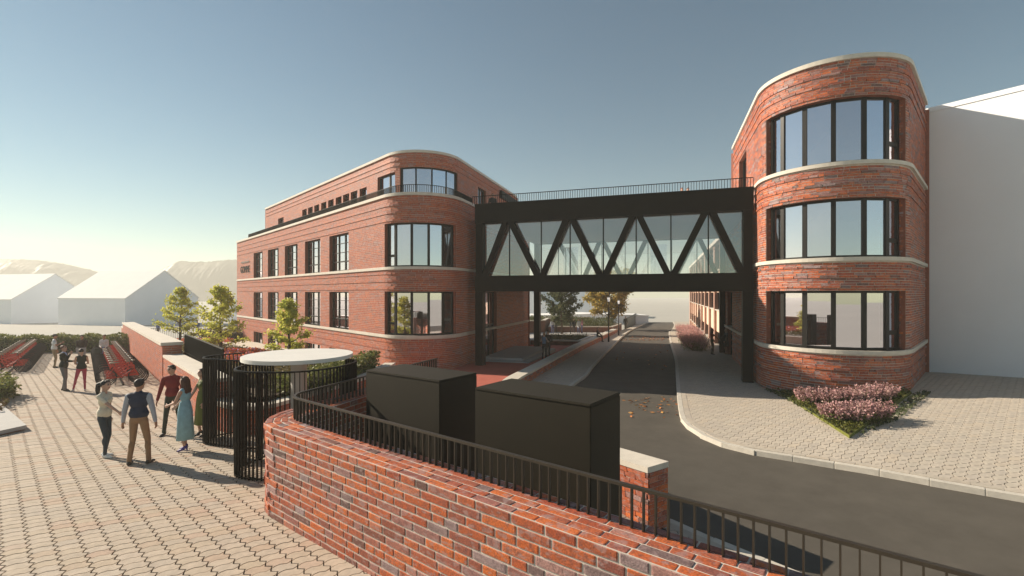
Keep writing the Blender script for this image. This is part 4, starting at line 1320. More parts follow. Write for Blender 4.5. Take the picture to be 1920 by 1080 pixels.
# concrete bench slab on the left
BN = empty('bench_slab', (0, 0, 0)); tag(BN, 'low pale concrete slab bench at the left edge of the plaza', 'bench')
bd = np.array((.74, .67)); bn_ = np.array((-.67, .74)); bo = np.array((-13.2, 13.05))
bq = lambda a, b: tuple(bo + np.array((-.25, -.97)) * a + np.array((-.80, .60)) * b)
mb = MB(); mb.prism([bq(0, 0), bq(2.6, 0), bq(2.6, 5.0), bq(0, 5.0)], -0.27, -0.17); mb.build('slab', M['concrete'], BN)
mb = MB(); mb.prism([bq(.1, .1), bq(2.5, .1), bq(2.5, 4.9), bq(.1, 4.9)], -0.5, -0.27); mb.build('plinth', M['soffit'], BN)

# planted beds under the bridge
def bed(poly, zt, label, w=0.3):
    r = empty('planter_bed', (0, 0, 0)); tag(r, label, 'planter')
    cl = poly + [poly[0]]
    p = Path(cl)
    mb = MB(); sweep(mb, p, 0, p.L, -w, 0, lambda s: GL(*p.pt(np.array(s))) - 0.5, lambda s: zt + GL(*p.pt(np.array(s))) - 0.1); mb.build('wall', M['bedwall'], r)
    mb = MB(); sweep(mb, p, 0, p.L, -w - .04, .04, lambda s: zt + GL(*p.pt(np.array(s))) - 0.098, lambda s: zt + GL(*p.pt(np.array(s)))); mb.build('coping', M['stone'], r)
    return r
bed([(1.9, 41.5), (5.6, 40.6), (7.8, 47.3), (3.2, 48.6)][::-1], 0.42, 'brick edged planting bed with dark grass under the bridge, nearer the road', 0.35)
bed([(4.9, 60.5), (12.2, 59.5), (15.5, 69), (6, 71)][::-1], 0.75, 'raised brick bed of tall grass with the yellow tree under the bridge', 0.35)
bed([(-2.5, 55), (3.8, 60.5), (5.0, 70), (12, 76), (-2.5, 76)][::-1], 1.5, 'high brick terrace bed behind the people under the bridge', 0.4)
# far parapet
PA = empty('parapet', (0, 0, 0)); tag(PA, 'dark solid parapet rising along the far end of the left pavement', 'parapet')
pp = Path([(17.4, 73.5), (21.0, 84), (24.8, 96)])
mb = MB(); sweep(mb, pp, 0, pp.L, -.08, .08, lambda s: -2.6, lambda s: GR(*pp.pt(np.array(s))) + 1.25 + 0.015 * s); mb.build('panel', M['rail'], PA)
mb = MB(); sweep(mb, pp, 0, pp.L, -.11, .11, lambda s: GR(*pp.pt(np.array(s))) + 1.252 + 0.015 * s, lambda s: GR(*pp.pt(np.array(s))) + 1.33 + 0.015 * s); mb.build('coping', M['black'], PA)

# street lamps
def lamp(x, y, h, label):
    r = empty('street_lamp', (x, y, GR(x, y) + 0.0)); tag(r, label, 'street lamp', 'lamps along the left pavement')
    mb = MB(); mb.tube([(0, 0, -.1), (0, 0, 0.5), (0, 0, 0.55), (0, 0, h - .62)], [.085, .085, .055, .045], 8); mb.build('post', M['lamp'], r)
    mb = MB(); mb.tube([(0, 0, h - .62), (0, 0, h - .55), (0, 0, h - .5)], [.05, .09, .09], 8); mb.build('collar', M['lamp'], r)
    mb = MB(); mb.tube([(0, 0, h - .5), (0, 0, h - .12)], [.09, .14], 4); mb.build('lantern', M['lampglass'], r)
    mb = MB(); mb.tube([(0, 0, h - .12), (0, 0, h - .08), (0, 0, h)], [.16, .14, .03], 4); mb.build('lamp_roof', M['lamp'], r)
m_, t_, b_, o_n = nt('lamp_glass'); b_.inputs['Base Color'].default_value = (.8, .8, .78, 1); b_.inputs['Emission Color'].default_value = (1, .97, .9, 1); b_.inputs['Emission Strength'].default_value = 0.25
M['lampglass'] = m_
lamp(8.9, 44.2, 4.2, 'dark street lamp with white lantern on the left pavement, nearer one')
lamp(12.0, 54.0, 4.0, 'dark street lamp with white lantern on the left pavement, farther one')
# ------------------------------------------------------------------ vegetation
def leaf_quads(C, size, rng, flat=0.0, aspect=0.6, nrm=None):
    """random leaf cards (two triangles, slightly folded) at centres C"""
    n = len(C)
    a = rng.normal(size=(n, 3)); a[:, 2] *= (1 - flat); a /= np.linalg.norm(a, axis=1, keepdims=True)
    b = rng.normal(size=(n, 3)); b -= a * np.sum(a * b, axis=1, keepdims=True); b /= np.linalg.norm(b, axis=1, keepdims=True)
    if flat:
        a[:, 2] *= (1 - flat); b[:, 2] *= (1 - flat)
    s = size * (0.6 + 0.8 * rng.random((n, 1)))
    V = np.stack([C - a * s, C + b * s * aspect, C + a * s, C - b * s * aspect], 1)
    Q = np.arange(4 * n).reshape(n, 4)
    return V.reshape(-1, 3), Q
LEAF = dict(
    young=leaf_mat('young_yellow_leaf', [(0, (.62, .60, .10)), (.35, (.48, .52, .10)), (.6, (.72, .64, .14)), (.85, (.36, .42, .09)), (1, (.74, .66, .22))], .5),
    dark=leaf_mat('dark_green_leaf', [(0, (.07, .09, .04)), (.5, (.11, .13, .06)), (1, (.16, .17, .08))], .35),
    gold=leaf_mat('golden_leaf', [(0, (.55, .36, .06)), (.3, (.26, .25, .07)), (.55, (.62, .40, .07)), (.8, (.20, .20, .07)), (1, (.62, .46, .12))], .5),
    hedge=leaf_mat('hedge_leaf', [(0, (.14, .16, .04)), (.4, (.19, .20, .055)), (.75, (.10, .13, .03)), (1, (.32, .30, .11))], .35),
    dry=leaf_mat('dry_stem', [(0, (.10, .06, .03)), (.5, (.17, .11, .05)), (1, (.20, .17, .06))], .2),
    pink=leaf_mat('pink_blossom', [(0, (.50, .27, .27)), (.4, (.58, .36, .35)), (.7, (.40, .20, .21)), (1, (.62, .44, .38))], .3),
    mauve=leaf_mat('pink_shrub_blossom', [(0, (.62, .33, .35)), (.5, (.68, .40, .38)), (1, (.52, .25, .29))], .3),
    ground=leaf_mat('ground_cover_leaf', [(0, (.07, .08, .015)), (.5, (.11, .12, .02)), (1, (.16, .15, .025))], .3),
    grass=leaf_mat('bed_grass', [(0, (.05, .07, .02)), (.5, (.08, .10, .03)), (1, (.13, .13, .05))], .3),
    flower=leaf_mat('garden_flower', [(0, (.62, .10, .03)), (.35, (.70, .22, .05)), (.55, (.55, .06, .06)), (.7, (.20, .10, .03)), (.85, (.45, .22, .50)), (1, (.72, .35, .08))], .3),
    bedplant=leaf_mat('garden_low_plant', [(0, (.10, .08, .03)), (.5, (.15, .12, .04)), (1, (.22, .16, .06))], .3),
    fallen=leaf_mat('fallen_leaf', [(0, (.42, .10, .03)), (.4, (.50, .20, .06)), (.7, (.22, .07, .03)), (1, (.60, .32, .10))], .1),
)
def leaves_obj(name, C, size, mat_, rng, parent=None, flat=0.0, aspect=0.6):
    V, Q = leaf_quads(np.asarray(C, float), size, rng, flat, aspect)
    return link(name, np_mesh(name, V, Q, mat_), parent)

def tree(x, y, z, h, crown_r, label, mat_, seed, nb=16, per=150, leaf=.09, crown0=.32, trunk_r=.07, tier=True, group=None, shape=0.8, forks=0):
    rg = np.random.default_rng(seed)
    r = empty('tree', (x, y, z)); tag(r, label, 'tree', group)
    mb = MB(); C = []
    pts = [Vector((0, 0, -.1))]; n = 7
    for i in range(1, n + 1):
        pts.append(Vector((rg.normal() * .02 * h * .3, rg.normal() * .02 * h * .3, h * .95 * i / n)))
    mb.tube(pts, [trunk_r * (1.15 - i / n) + .008 for i in range(n + 1)], 7)
    for k in range(nb):
        f = crown0 + (1 - crown0) * (k + .3 * rg.random()) / nb
        zz = f * h * .95; t = f * n; i = min(int(t), n - 1); p0 = pts[i].lerp(pts[i + 1], t - i)
        u = (f - crown0) / (1 - crown0)
        R = crown_r * (min(1, (u + .3) / .5) * max(.06, 1.04 - u) ** .75 if shape < 1 else math.sqrt(max(.05, 1 - (2 * u - .9) ** 2))) * (.62 + .55 * rg.random())
        az = k * 2.4 + rg.random() * .9
        up = (.28 if tier else .38) + .6 * u
        d = Vector((math.cos(az), math.sin(az), up)).normalized()
        br = [p0]; L = R
        for j in range(1, 6):
            br.append(p0 + d * (L * j / 5) + Vector((rg.normal(), rg.normal(), rg.normal())) * .05 * L)
        mb.tube(br, [trunk_r * .42 * (1 - j / 5.5) for j in range(6)], 5)
        subs = [br]
        for j in (2, 3, 4):
            for sgn in (-1, 1):
                d2 = Vector((math.cos(az + sgn * .9), math.sin(az + sgn * .9), up * .6 + .1)).normalized()
                L2 = L * (.42 - .05 * j) * (.7 + .6 * rg.random())
                b2 = [br[j], br[j] + d2 * L2 * .5, br[j] + d2 * L2]
                mb.tube(b2, [trunk_r * .18, trunk_r * .12, .004], 4); subs.append(b2)
        for sb in subs:
            m = int(per * (1 if sb is br else .45))
            tt = rg.random(m) ** .75 * .82 + .18
            for q in tt:
                w = q * (len(sb) - 1); a = min(int(w), len(sb) - 2); pp_ = sb[a].lerp(sb[a + 1], w - a)
                sp_ = leaf * 1.5
                C.append((pp_.x + rg.normal() * sp_, pp_.y + rg.normal() * sp_, pp_.z + rg.normal() * sp_ * (.8 if tier else .9)))
    mb.build('trunk', M['bark'], r, smooth=True)
    leaves_obj('crown', C, leaf, mat_, rg, r, flat=.0, aspect=.62)
    return r
tree(-15.9, 26.2, GG(0, 26.2), 3.95, 1.8, 'young yellow-green tree in the garden, nearest the corner of the brick building', LEAF['young'], 3, nb=26, per=42, leaf=.066, crown0=.16, group='young trees in the garden')
tree(-22.7, 32.9, GG(0, 32.9), 4.35, 1.85, 'young yellow-green tree in the garden, in front of the white gabled house', LEAF['young'], 8, nb=24, per=42, leaf=.07, crown0=.2, group='young trees in the garden')
tree(-9.9, 21.3, GG(0, 21.3) - .2, 3.25, 1.35, 'young yellow-green tree rising behind the disc canopy against the brick wall', LEAF['young'], 12, nb=24, per=42, leaf=.06, crown0=.1, group='young trees in the garden')
tree(5.85, 56.5, -1.4, 6.7, 2.6, 'dark green tree beside the brick beds seen under the bridge', LEAF['dark'], 21, nb=26, per=62, leaf=.14, crown0=.2, trunk_r=.12, tier=False, shape=1.2)
tree(13.6, 67.5, -1.3, 7.4, 4.3, 'golden autumn tree with two stems seen under the bridge', LEAF['gold'], 31, nb=34, per=90, leaf=.17, crown0=.2, trunk_r=.17, tier=False, shape=1.2)

def box_leaves(name, quad_pts, z0f, height, n, size, mat_, seed, parent=None, flat=0.0, aspect=.6, top_bias=.0):
    """leaf cards filling a plan polygon up to a height"""
    rg = np.random.default_rng(seed)
    xs = [p[0] for p in quad_pts]; ys = [p[1] for p in quad_pts]
    C = []
    while len(C) < n:
        x = rg.uniform(min(xs), max(xs), n); y = rg.uniform(min(ys), max(ys), n)
        k = in_poly(x, y, quad_pts)
        for a, b in zip(x[k], y[k]):
            lump = 1 + .07 * math.sin(a * 3.1 + b * 1.7) + .05 * math.sin(a * 7.3 - b * 5.1)
            C.append((a, b, z0f(a, b) + height * lump * (rg.random() ** (1 - top_bias))))
    return leaves_obj(name, C[:n], size, mat_, rg, parent, flat, aspect)

def hedge(poly, z0f, h, n, size, label, seed, mat_='hedge', cat='hedge', name='hedge'):
    r = empty(name, (0, 0, 0)); tag(r, label, cat)
    cx = sum(p[0] for p in poly) / len(poly); cy = sum(p[1] for p in poly) / len(poly)
    small_ = [(cx + (x - cx) * .8, cy + (y - cy) * .7) for x, y in poly]
    mb = MB(); zb = min(z0f(*p) for p in poly); mb.prism(small_, zb - .1, min(z0f(*p) for p in poly) + h * .6); mb.build('branches', M['hedgecore'], r)
    f = box_leaves('foliage', poly, z0f, h, n, size, LEAF[mat_], seed, r, top_bias=.05)
    return r
M['hedgecore'] = mat('hedge_twigs', (.05, .05, .02), .95, var=.3, scale=8, bump=.6, bscale=12)
# hedge behind the bicycles
hp0 = np.array((-27.9, 34.9)); hp1 = np.array((-41.5, 33.0))
hedge([tuple(hp0), tuple(hp1), (-41.2, 34.6), (-29.2, 36.4)], GL, 1.2, 22000, .075, 'clipped green hedge running behind the parked red bicycles', 41)
hedge([(-5.6, 14.9), (-6.5, 13.6), (-7.2, 13.9), (-6.6, 16), (-6.2, 18.6), (-5.9, 20.2), (-5.5, 20.1), (-5.5, 18)], lambda x, y: .3, .72, 8000, .05, 'leafy green hedge growing above the planter wall behind the canopy', 42)
hedge([(-17.5, 16.3), (-18.4, 18.0), (-19.8, 18.8), (-21.2, 17.7), (-20.2, 15.7)], GL, .78, 3600, .06, 'rounded green bush at the left edge of the plaza', 43, cat='bush', name='bush')
hedge([(-15.4, 14.5), (-17.2, 16.4), (-19, 16.4), (-18.5, 14.2)], GL, .30, 1500, .055, 'low straggly brown plants in front of the left bush', 44, mat_='dry', cat='plants', name='low_plants')
# garden planting
gpf = [(-8.4, 15.2), (-7.3, 14.3), (-6.9, 15.5), (-6.6, 20), (-9.8, 24.2), (-30.2, 45.2), (-31, 40.8), (-15.2, 22.4)]
o = box_leaves('garden_planting', gpf, GG, .22, 16000, .055, LEAF['bedplant'], 45); tag(o, kind='stuff', label='low brownish ground planting over the garden bed', cat='planting')
def flowers(poly, n, seed, label):
    o = box_leaves('flower_patch', poly, lambda x, y: GG(x, y) + .12, .32, n, .05, LEAF['flower'], seed, aspect=.9); tag(o, label=label, cat='flowers', kind='stuff')
flowers([(-14.4, 23.0), (-17.2, 26.4), (-15.2, 28.2), (-11.2, 23.8), (-10.2, 20.6), (-12.6, 21.5)], 4200, 46, 'orange and red flowers in the garden beside the dark fence')
flowers([(-26.5, 37.5), (-29.2, 41), (-26.2, 43.2), (-22.6, 39.4)], 1600, 47, 'orange flowers at the far end of the garden by the bar fence')
# dark low hedges at the far end of the garden
hedge([(-30.2, 46), (-26.0, 49.6), (-25, 48.4), (-28.8, 44.6)], GL, 1.15, 2600, .09, 'dark brown clipped mound behind the far garden fence', 48, mat_='dry', cat='hedge')

ORD = ('first second third fourth fifth sixth seventh eighth ninth tenth eleventh twelfth thirteenth fourteenth fifteenth sixteenth seventeenth eighteenth nineteenth twentieth '
       'twenty-first twenty-second twenty-third twenty-fourth twenty-fifth twenty-sixth twenty-seventh twenty-eighth twenty-ninth thirtieth').split()
# pink flower bed in front of the tower
FBd = empty('flower_bed', (0, 0, 0)); tag(FBd, 'triangular planting bed with pink shrubs at the foot of the round tower', 'flower bed')
tri = [(9.38, 13.35), (11.35, 20.9), (12.3, 19.0), (13.6, 18.35), (15.1, 18.6), (15.2, 18.3)]
mb = MB()
pth = Path(tri + [tri[0]])
zz = lambda x, y: GR(x, y)
sh = sheet('bed_soil', tri, GR, 0.05, M['soil'], .8, FBd)
mb = MB(); e1 = Path([tri[1], tri[0], tri[-1]]); sweep(mb, e1, 0, e1.L, -.03, .03, lambda s: GR(*e1.pt(np.array(s))) - .1, lambda s: GR(*e1.pt(np.array(s))) + .09); mb.build('bed_edging', M['moss'] if 'moss' in M else M['soil'], FBd)
o = box_leaves('ground_cover', tri, GR, .2, 9000, .045, LEAF['ground'], 51, FBd); o['kind'] = 'stuff'
rg = np.random.default_rng(52)
spill = [(9.5, 13.6), (10.7, 19), (11.0, 21.0), (11.5, 20.6), (9.8, 14.2)]
spill2 = [(9.6, 13.4), (15.5, 18.4), (16.1, 18.7), (15.9, 18.2), (12.2, 15.1)]
for k, sp__ in enumerate((spill, spill2)):
    o = box_leaves('trailing_leaves', sp__, GR, .10, 600, .05, LEAF['dark'], 53 + k, FBd); o['kind'] = 'stuff'
def pink_shrub(x, y, r, h, n, seed, label, group, matn='pink', spike=.2, z=None):
    """clump of upright flowering spikes"""
    rg = np.random.default_rng(seed)
    root = empty('pink_shrub', (x, y, GR(x, y) if z is None else z)); tag(root, label, 'shrub', group)
    st_ = MB(); C = []
    for i in range(n):
        a = rg.random() * 2 * math.pi; q = r * math.sqrt(rg.random()) * .55
        bx, by = q * math.cos(a), q * math.sin(a)
        lean = q / r * 1.25
        hh = h * (.72 + .4 * rg.random()) * (1 - .25 * q / r)
        tx, ty = bx + math.cos(a) * lean * r * .75 + rg.normal() * .04, by + math.sin(a) * lean * r * .75 + rg.normal() * .04
        st_.tube([(bx * .5, by * .5, 0), ((bx + tx) / 2, (by + ty) / 2, hh * .55), (tx, ty, hh)], [.006, .005, .003], 3)
        m = 13
        for f in np.linspace(1 - spike * 2.6, 1.03, m):
            C.append((bx + (tx - bx) * f + rg.normal() * .018, by + (ty - by) * f + rg.normal() * .018, hh * f + rg.normal() * .012))
    st_.build('stems', M['stem'], root)
    leaves_obj('blossom', C, .032, LEAF[matn], rg, root, aspect=.8)
    k = int(n * 7); a = rg.random(k) * 2 * math.pi; q = r * np.sqrt(rg.random(k)) * .85
    leaves_obj('foliage', np.stack([q * np.cos(a), q * np.sin(a), h * .6 * rg.random(k)], 1), .035, LEAF['hedge'], rg, root)
M['stem'] = mat('green_stem', (.12, .11, .04), .8)
back = [(10.75, 17.4), (11.3, 17.0), (11.9, 16.95), (12.5, 17.1), (13.05, 17.25), (13.5, 17.5)]
frontp = [(10.05, 14.95), (10.5, 14.75), (10.95, 14.85), (11.4, 15.0)]
for i, (x, y) in enumerate(back): pink_shrub(x, y, .48, .62, 95, 60 + i, ORD[i] + ' dusty pink shrub from the left in the back row of the tower bed', 'pink shrubs of the back row in the tower bed')
for i, (x, y) in enumerate(frontp): pink_shrub(x, y, .48, .62, 95, 70 + i, ORD[i] + ' dusty pink shrub from the left in the front row of the tower bed', 'pink shrubs of the front row in the tower bed')
# shrubs along the far building
rg = np.random.default_rng(80)
for i in range(11):
    f = i / 10
    x, y = 13.6 + (21.3 - 13.6) * f ** 1.0, 35.6 + (59 - 35.6) * f
    pink_shrub(x + rg.normal() * .1, y, 1.15, 1.05, 130, 81 + i, ORD[i] + ' mauve shrub from the near end of the clump on the right pavement', 'pink shrubs along the far right pavement', 'mauve', .24)
# beds under the bridge
for i, (poly, zt, h, n, sz, nm) in enumerate((
    ([(2.2, 42), (5.5, 41.1), (7.5, 47.0), (3.5, 48.2)], .34, .3, 3000, .09, 'dark grass filling the nearer brick bed under the bridge'),
    ([(5.4, 61), (12, 60), (15.1, 68.6), (6.4, 70.5)], .7, 1.0, 6000, .13, 'tall green grass in the raised bed below the golden tree'),
    ([(-2.1, 56), (3.5, 61), (4.8, 70), (11, 75.5), (-2.1, 75.5)], 1.4, .45, 3500, .14, 'dark green planting on the high terrace bed'))):
    o = box_leaves('bed_grass', poly, lambda x, y, zt=zt: GL(x, y) + zt - .25, h + .2, n, sz, LEAF['grass'], 90 + i, aspect=.25); tag(o, label=nm, cat='grass', kind='stuff')
# fallen leaves on the road
rg = np.random.default_rng(99)
C = []
for n, (x0, x1, y0, y1) in ((70, (4.2, 6.6, 16.8, 20.0)), (300, (12.6, 17.2, 47, 53.5)), (60, (6.5, 12.5, 27, 42))):
    for i in range(n):
        y = rg.uniform(y0, y1); f = (y - y0) / (y1 - y0)
        x = rg.uniform(x0, x1)
        if y > 45: x = rg.uniform(10.6, 16.0) + (y - 47) * .33
        if 27 <= y <= 42: x = rg.uniform(5.2, 9.0) + (y - 27) * .3
        C.append((x, y, GR(x, y) - .105 + rg.random() * .02))
C = np.array(C); V, Q = leaf_quads(C, .075, rg, .55, .7)
o = link('fallen_leaves', np_mesh('fallen_leaves', V, Q, LEAF['fallen'])); tag(o, label='scattered orange and brown fallen leaves on the asphalt road', cat='leaves', kind='stuff')

# ------------------------------------------------------------------ bicycles
M['tyre'] = mat('tyre_rubber', (.02, .02, .02), .8); M['redp'] = mat('red_bike_paint', (.52, .035, .015), .35, var=.04); M['saddle'] = mat('tan_saddle', (.36, .30, .22), .6)
M['chrome'] = mat('bike_metal', (.10, .095, .085), .6, 0.0, spec=.2)
def bicycle():
    r = empty('bicycle', (0, 0, 0))
    wr = .34
    for wx, nm in ((-.54, 'wheel'), (.54, 'wheel')):
        mb = MB(); mb.tube([(wx + wr * math.cos(a), 0, wr + wr * math.sin(a)) for a in np.linspace(0, 2 * math.pi, 22, endpoint=False)], .026, 5, close=True)
        w = mb.build('wheel', M['tyre'], r)
        sp_ = MB()
        for k in range(8):
            a = k * math.pi / 4
            c = (wx, 0, wr); e = (wx + .32 * math.cos(a), 0, wr + .32 * math.sin(a)); sp_.tube([c, e], .005, 3)
        sp_.tube([(wx, -.05, wr), (wx, .05, wr)], .025, 6); sp_.build('spokes', M['chrome'], w)
    f = MB()
    bb = (-.08, 0, .30); seat = (-.25, 0, .78); head = (.36, 0, .82); headl = (.40, 0, .62)
    for p, q, rr in ((bb, seat, .024), (bb, headl, .034), ((-.22, 0, .66), head, .026), (bb, (-.54, .05, wr), .017), (bb, (-.54, -.05, wr), .017), (seat, (-.54, .05, wr), .015), (seat, (-.54, -.05, wr), .015), (head, headl, .03)):
        f.tube([p, q], rr, 6)
    f.tube([headl, (.47, .045, .5), (.54, .05, wr)], .018, 5); f.tube([headl, (.47, -.045, .5), (.54, -.05, wr)], .018, 5)
    f.build('frame', M['redp'], r)
    s_ = MB(); s_.tube([seat, (-.29, 0, .92)], .014, 5); s_.build('seat_post', M['chrome'], r)
    s_ = MB(); s_.ell((-.32, 0, .95), (.14, .085, .035), nu=10, nv=6); s_.ell((-.2, 0, .95), (.1, .03, .025), nu=8, nv=5); s_.build('saddle', M['saddle'], r, smooth=True)
    h = MB(); h.tube([head, (.33, 0, .98)], .015, 5); h.tube([(.16, -.29, 1.0), (.30, -.22, 1.01), (.34, 0, .99), (.30, .22, 1.01), (.16, .29, 1.0)], .014, 5); h.build('handlebar', M['chrome'], r)
    h = MB(); h.tube([(.12, -.29, 1.0), (.24, -.255, 1.005)], .02, 6); h.tube([(.12, .29, 1.0), (.24, .255, 1.005)], .02, 6); h.build('grips', M['saddle'], r)
    c = MB(); c.tube([(-.08, -.06, .30), (-.08, .06, .30)], .02, 6); c.tube([(-.08 + .09 * math.cos(a), .05, .30 + .09 * math.sin(a)) for a in np.linspace(0, 6.283, 12, endpoint=False)], .008, 4, close=True)
    c.tube([(-.08, .07, .30), (.02, .09, .17)], .01, 4); c.tube([(-.08, -.07, .30), (-.18, -.09, .43)], .01, 4); c.build('crank', M['chrome'], r)
    ch = MB(); ch.slab((-.56, .06), (.02, .06), .02, .27, .37); ch.build('chain_guard', M['redp'], r)
    ks = MB(); ks.tube([(-.2, -.05, .3), (-.24, -.2, .02)], .01, 4); ks.build('kick_stand', M['tyre'], r)
    return r
proto = bicycle(); first = True
rowd = np.array((-.667, .745)); bang = math.atan2(.667, .745)
for nm, start, n, sp_, grp, lab in (
    ('r', (-16.75, 20.65), 28, .55, 'bicycles parked in the rank beside the brick wall', ' red bicycle from the near end of the rank along the brick wall'),
    ('l', (-25.2, 24.0), 24, .55, 'bicycles parked in the left rank', ' red bicycle from the near end of the rank at the far left')):
    for i in range(n):
        o = proto if first else copy_tree(proto)
        first = False
        p = np.array(start) + rowd * sp_ * i
        o.location = (p[0], p[1], GL(*p)); o.rotation_euler = (0.04, 0, bang + random.uniform(-.05, .05) + (math.pi if i % 2 else 0))
        tag(o, ORD[i] + lab, 'bicycle', grp)
    # floor rail of the bike rank
    rk = Path([tuple(np.array(start) - rowd * .4), tuple(np.array(start) + rowd * (sp_ * n - .4))])
    mb = MB(); sweep(mb, rk, 0, rk.L, -.03, .03, lambda s: GL(*rk.pt(np.array(s))), lambda s: GL(*rk.pt(np.array(s))) + .05)
    o = mb.build('bike_rack', M['black'], None); tag(o, 'low black floor rail under the ' + ('right rank of bicycles by the brick wall' if nm == 'r' else 'left rank of bicycles'), 'bike rack')
# ------------------------------------------------------------------ people
_cm = {}
def cmat(name, col, rough=.75):
    k = (name, tuple(col))
    if k not in _cm: _cm[k] = mat(name, col, rough, var=.10, scale=9, bump=.25 if name != 'skin' else .03, bscale=55)
    return _cm[k]
SKIN = dict(l=(.50, .30, .22), m=(.40, .22, .14), d=(.20, .10, .06))
def rot(yaw, pitch, roll=0):
    return Matrix.Rotation(yaw, 3, 'Z') @ Matrix.Rotation(pitch, 3, 'X') @ Matrix.Rotation(roll, 3, 'Y')
def ik(a, c, l1, l2, pole):
    d = c - a; L = min(d.length, (l1 + l2) * .999)
    u = d.normalized(); x = (l1 * l1 - l2 * l2 + L * L) / (2 * L)
    h = math.sqrt(max(0, l1 * l1 - x * x)); p = pole - u * pole.dot(u)
    return a + u * x + p.normalized() * h, a + u * L
def remesh(prims, voxel, mats, name, smooth=3, dec=None):
    mb = MB()
    for p in prims:
        if p[0] == 'c':
            _, a, b, ra, rb, _m = p
            d = (b - a); L = d.length
            if L < 1e-5: d = Vector((0, 0, 1))
            Rm = d.to_track_quat('Z', 'Y').to_matrix()
            P = []; nu = 10; st = []
            for th in (0.0, .45, .95, math.pi / 2): st.append((a, ra, -math.cos(th), math.sin(th)))
            for th in (math.pi / 2, math.pi - .95, math.pi - .45, math.pi): st.append((b, rb, -math.cos(th), math.sin(th)))
            F = []
            for (c, r, ct, sn) in st:
                for j in range(nu):
                    ph = 2 * math.pi * j / nu
                    P.append(tuple(c + Rm @ Vector((r * max(sn, .02) * math.cos(ph), r * max(sn, .02) * math.sin(ph), r * ct))))
            for i in range(len(st) - 1):
                for j in range(nu):
                    j2 = (j + 1) % nu; F.append((i * nu + j, i * nu + j2, (i + 1) * nu + j2, (i + 1) * nu + j))
            F.append(tuple(range(nu))[::-1]); F.append(tuple((len(st) - 1) * nu + j for j in range(nu)))
            mb.add(P, F)
        else:
            _, c, r, R, _m = p
            mb.ell(c, r, R, 14, 10)
    me = mb.mesh('tmp', [])
    ob = bpy.data.objects.new('tmp', me)
    tmpc.objects.link(ob)
    m = ob.modifiers.new('r', 'REMESH'); m.mode = 'VOXEL'; m.voxel_size = voxel
    m = ob.modifiers.new('s', 'SMOOTH'); m.factor = .5; m.iterations = smooth
    vl = tmps.view_layers[0]
    vl.update()
    dg = vl.depsgraph; dg.update()
    out = bpy.data.meshes.new_from_object(ob.evaluated_get(dg), depsgraph=dg)
    bpy.data.objects.remove(ob); bpy.data.meshes.remove(me)
    out.name = name
    # material per face from the nearest primitive
    nf = len(out.polygons); C = np.zeros(nf * 3, np.float32); out.polygons.foreach_get('center', C); C = C.reshape(-1, 3)
    best = np.full(nf, 1e9); idx = np.zeros(nf, np.int32)
    keys = list(mats)
    for p in prims:
        if p[0] == 'c':
            a = np.array(p[1]); b = np.array(p[2]); ab = b - a; L2 = ab @ ab + 1e-9
            t = np.clip(((C - a) @ ab) / L2, 0, 1); d = np.linalg.norm(C - a - t[:, None] * ab, axis=1) - (p[3] + (p[4] - p[3]) * t)
        else:
            R = np.array(p[3]) if p[3] is not None else np.eye(3)
            q = (C - np.array(p[1])) @ R; r = np.array(p[2]); d = (np.linalg.norm(q / r, axis=1) - 1) * min(r)
        k = d < best; best[k] = d[k]; idx[k] = keys.index(p[5] if p[0] == 'c' else p[4])
    out.materials.clear()
    for kx in keys: out.materials.append(mats[kx])
    out.polygons.foreach_set('material_index', idx)
    out.polygons.foreach_set('use_smooth', np.ones(nf, bool))
    out.update()
    return out
tmps = bpy.data.scenes.new('scratch'); tmpc = tmps.collection

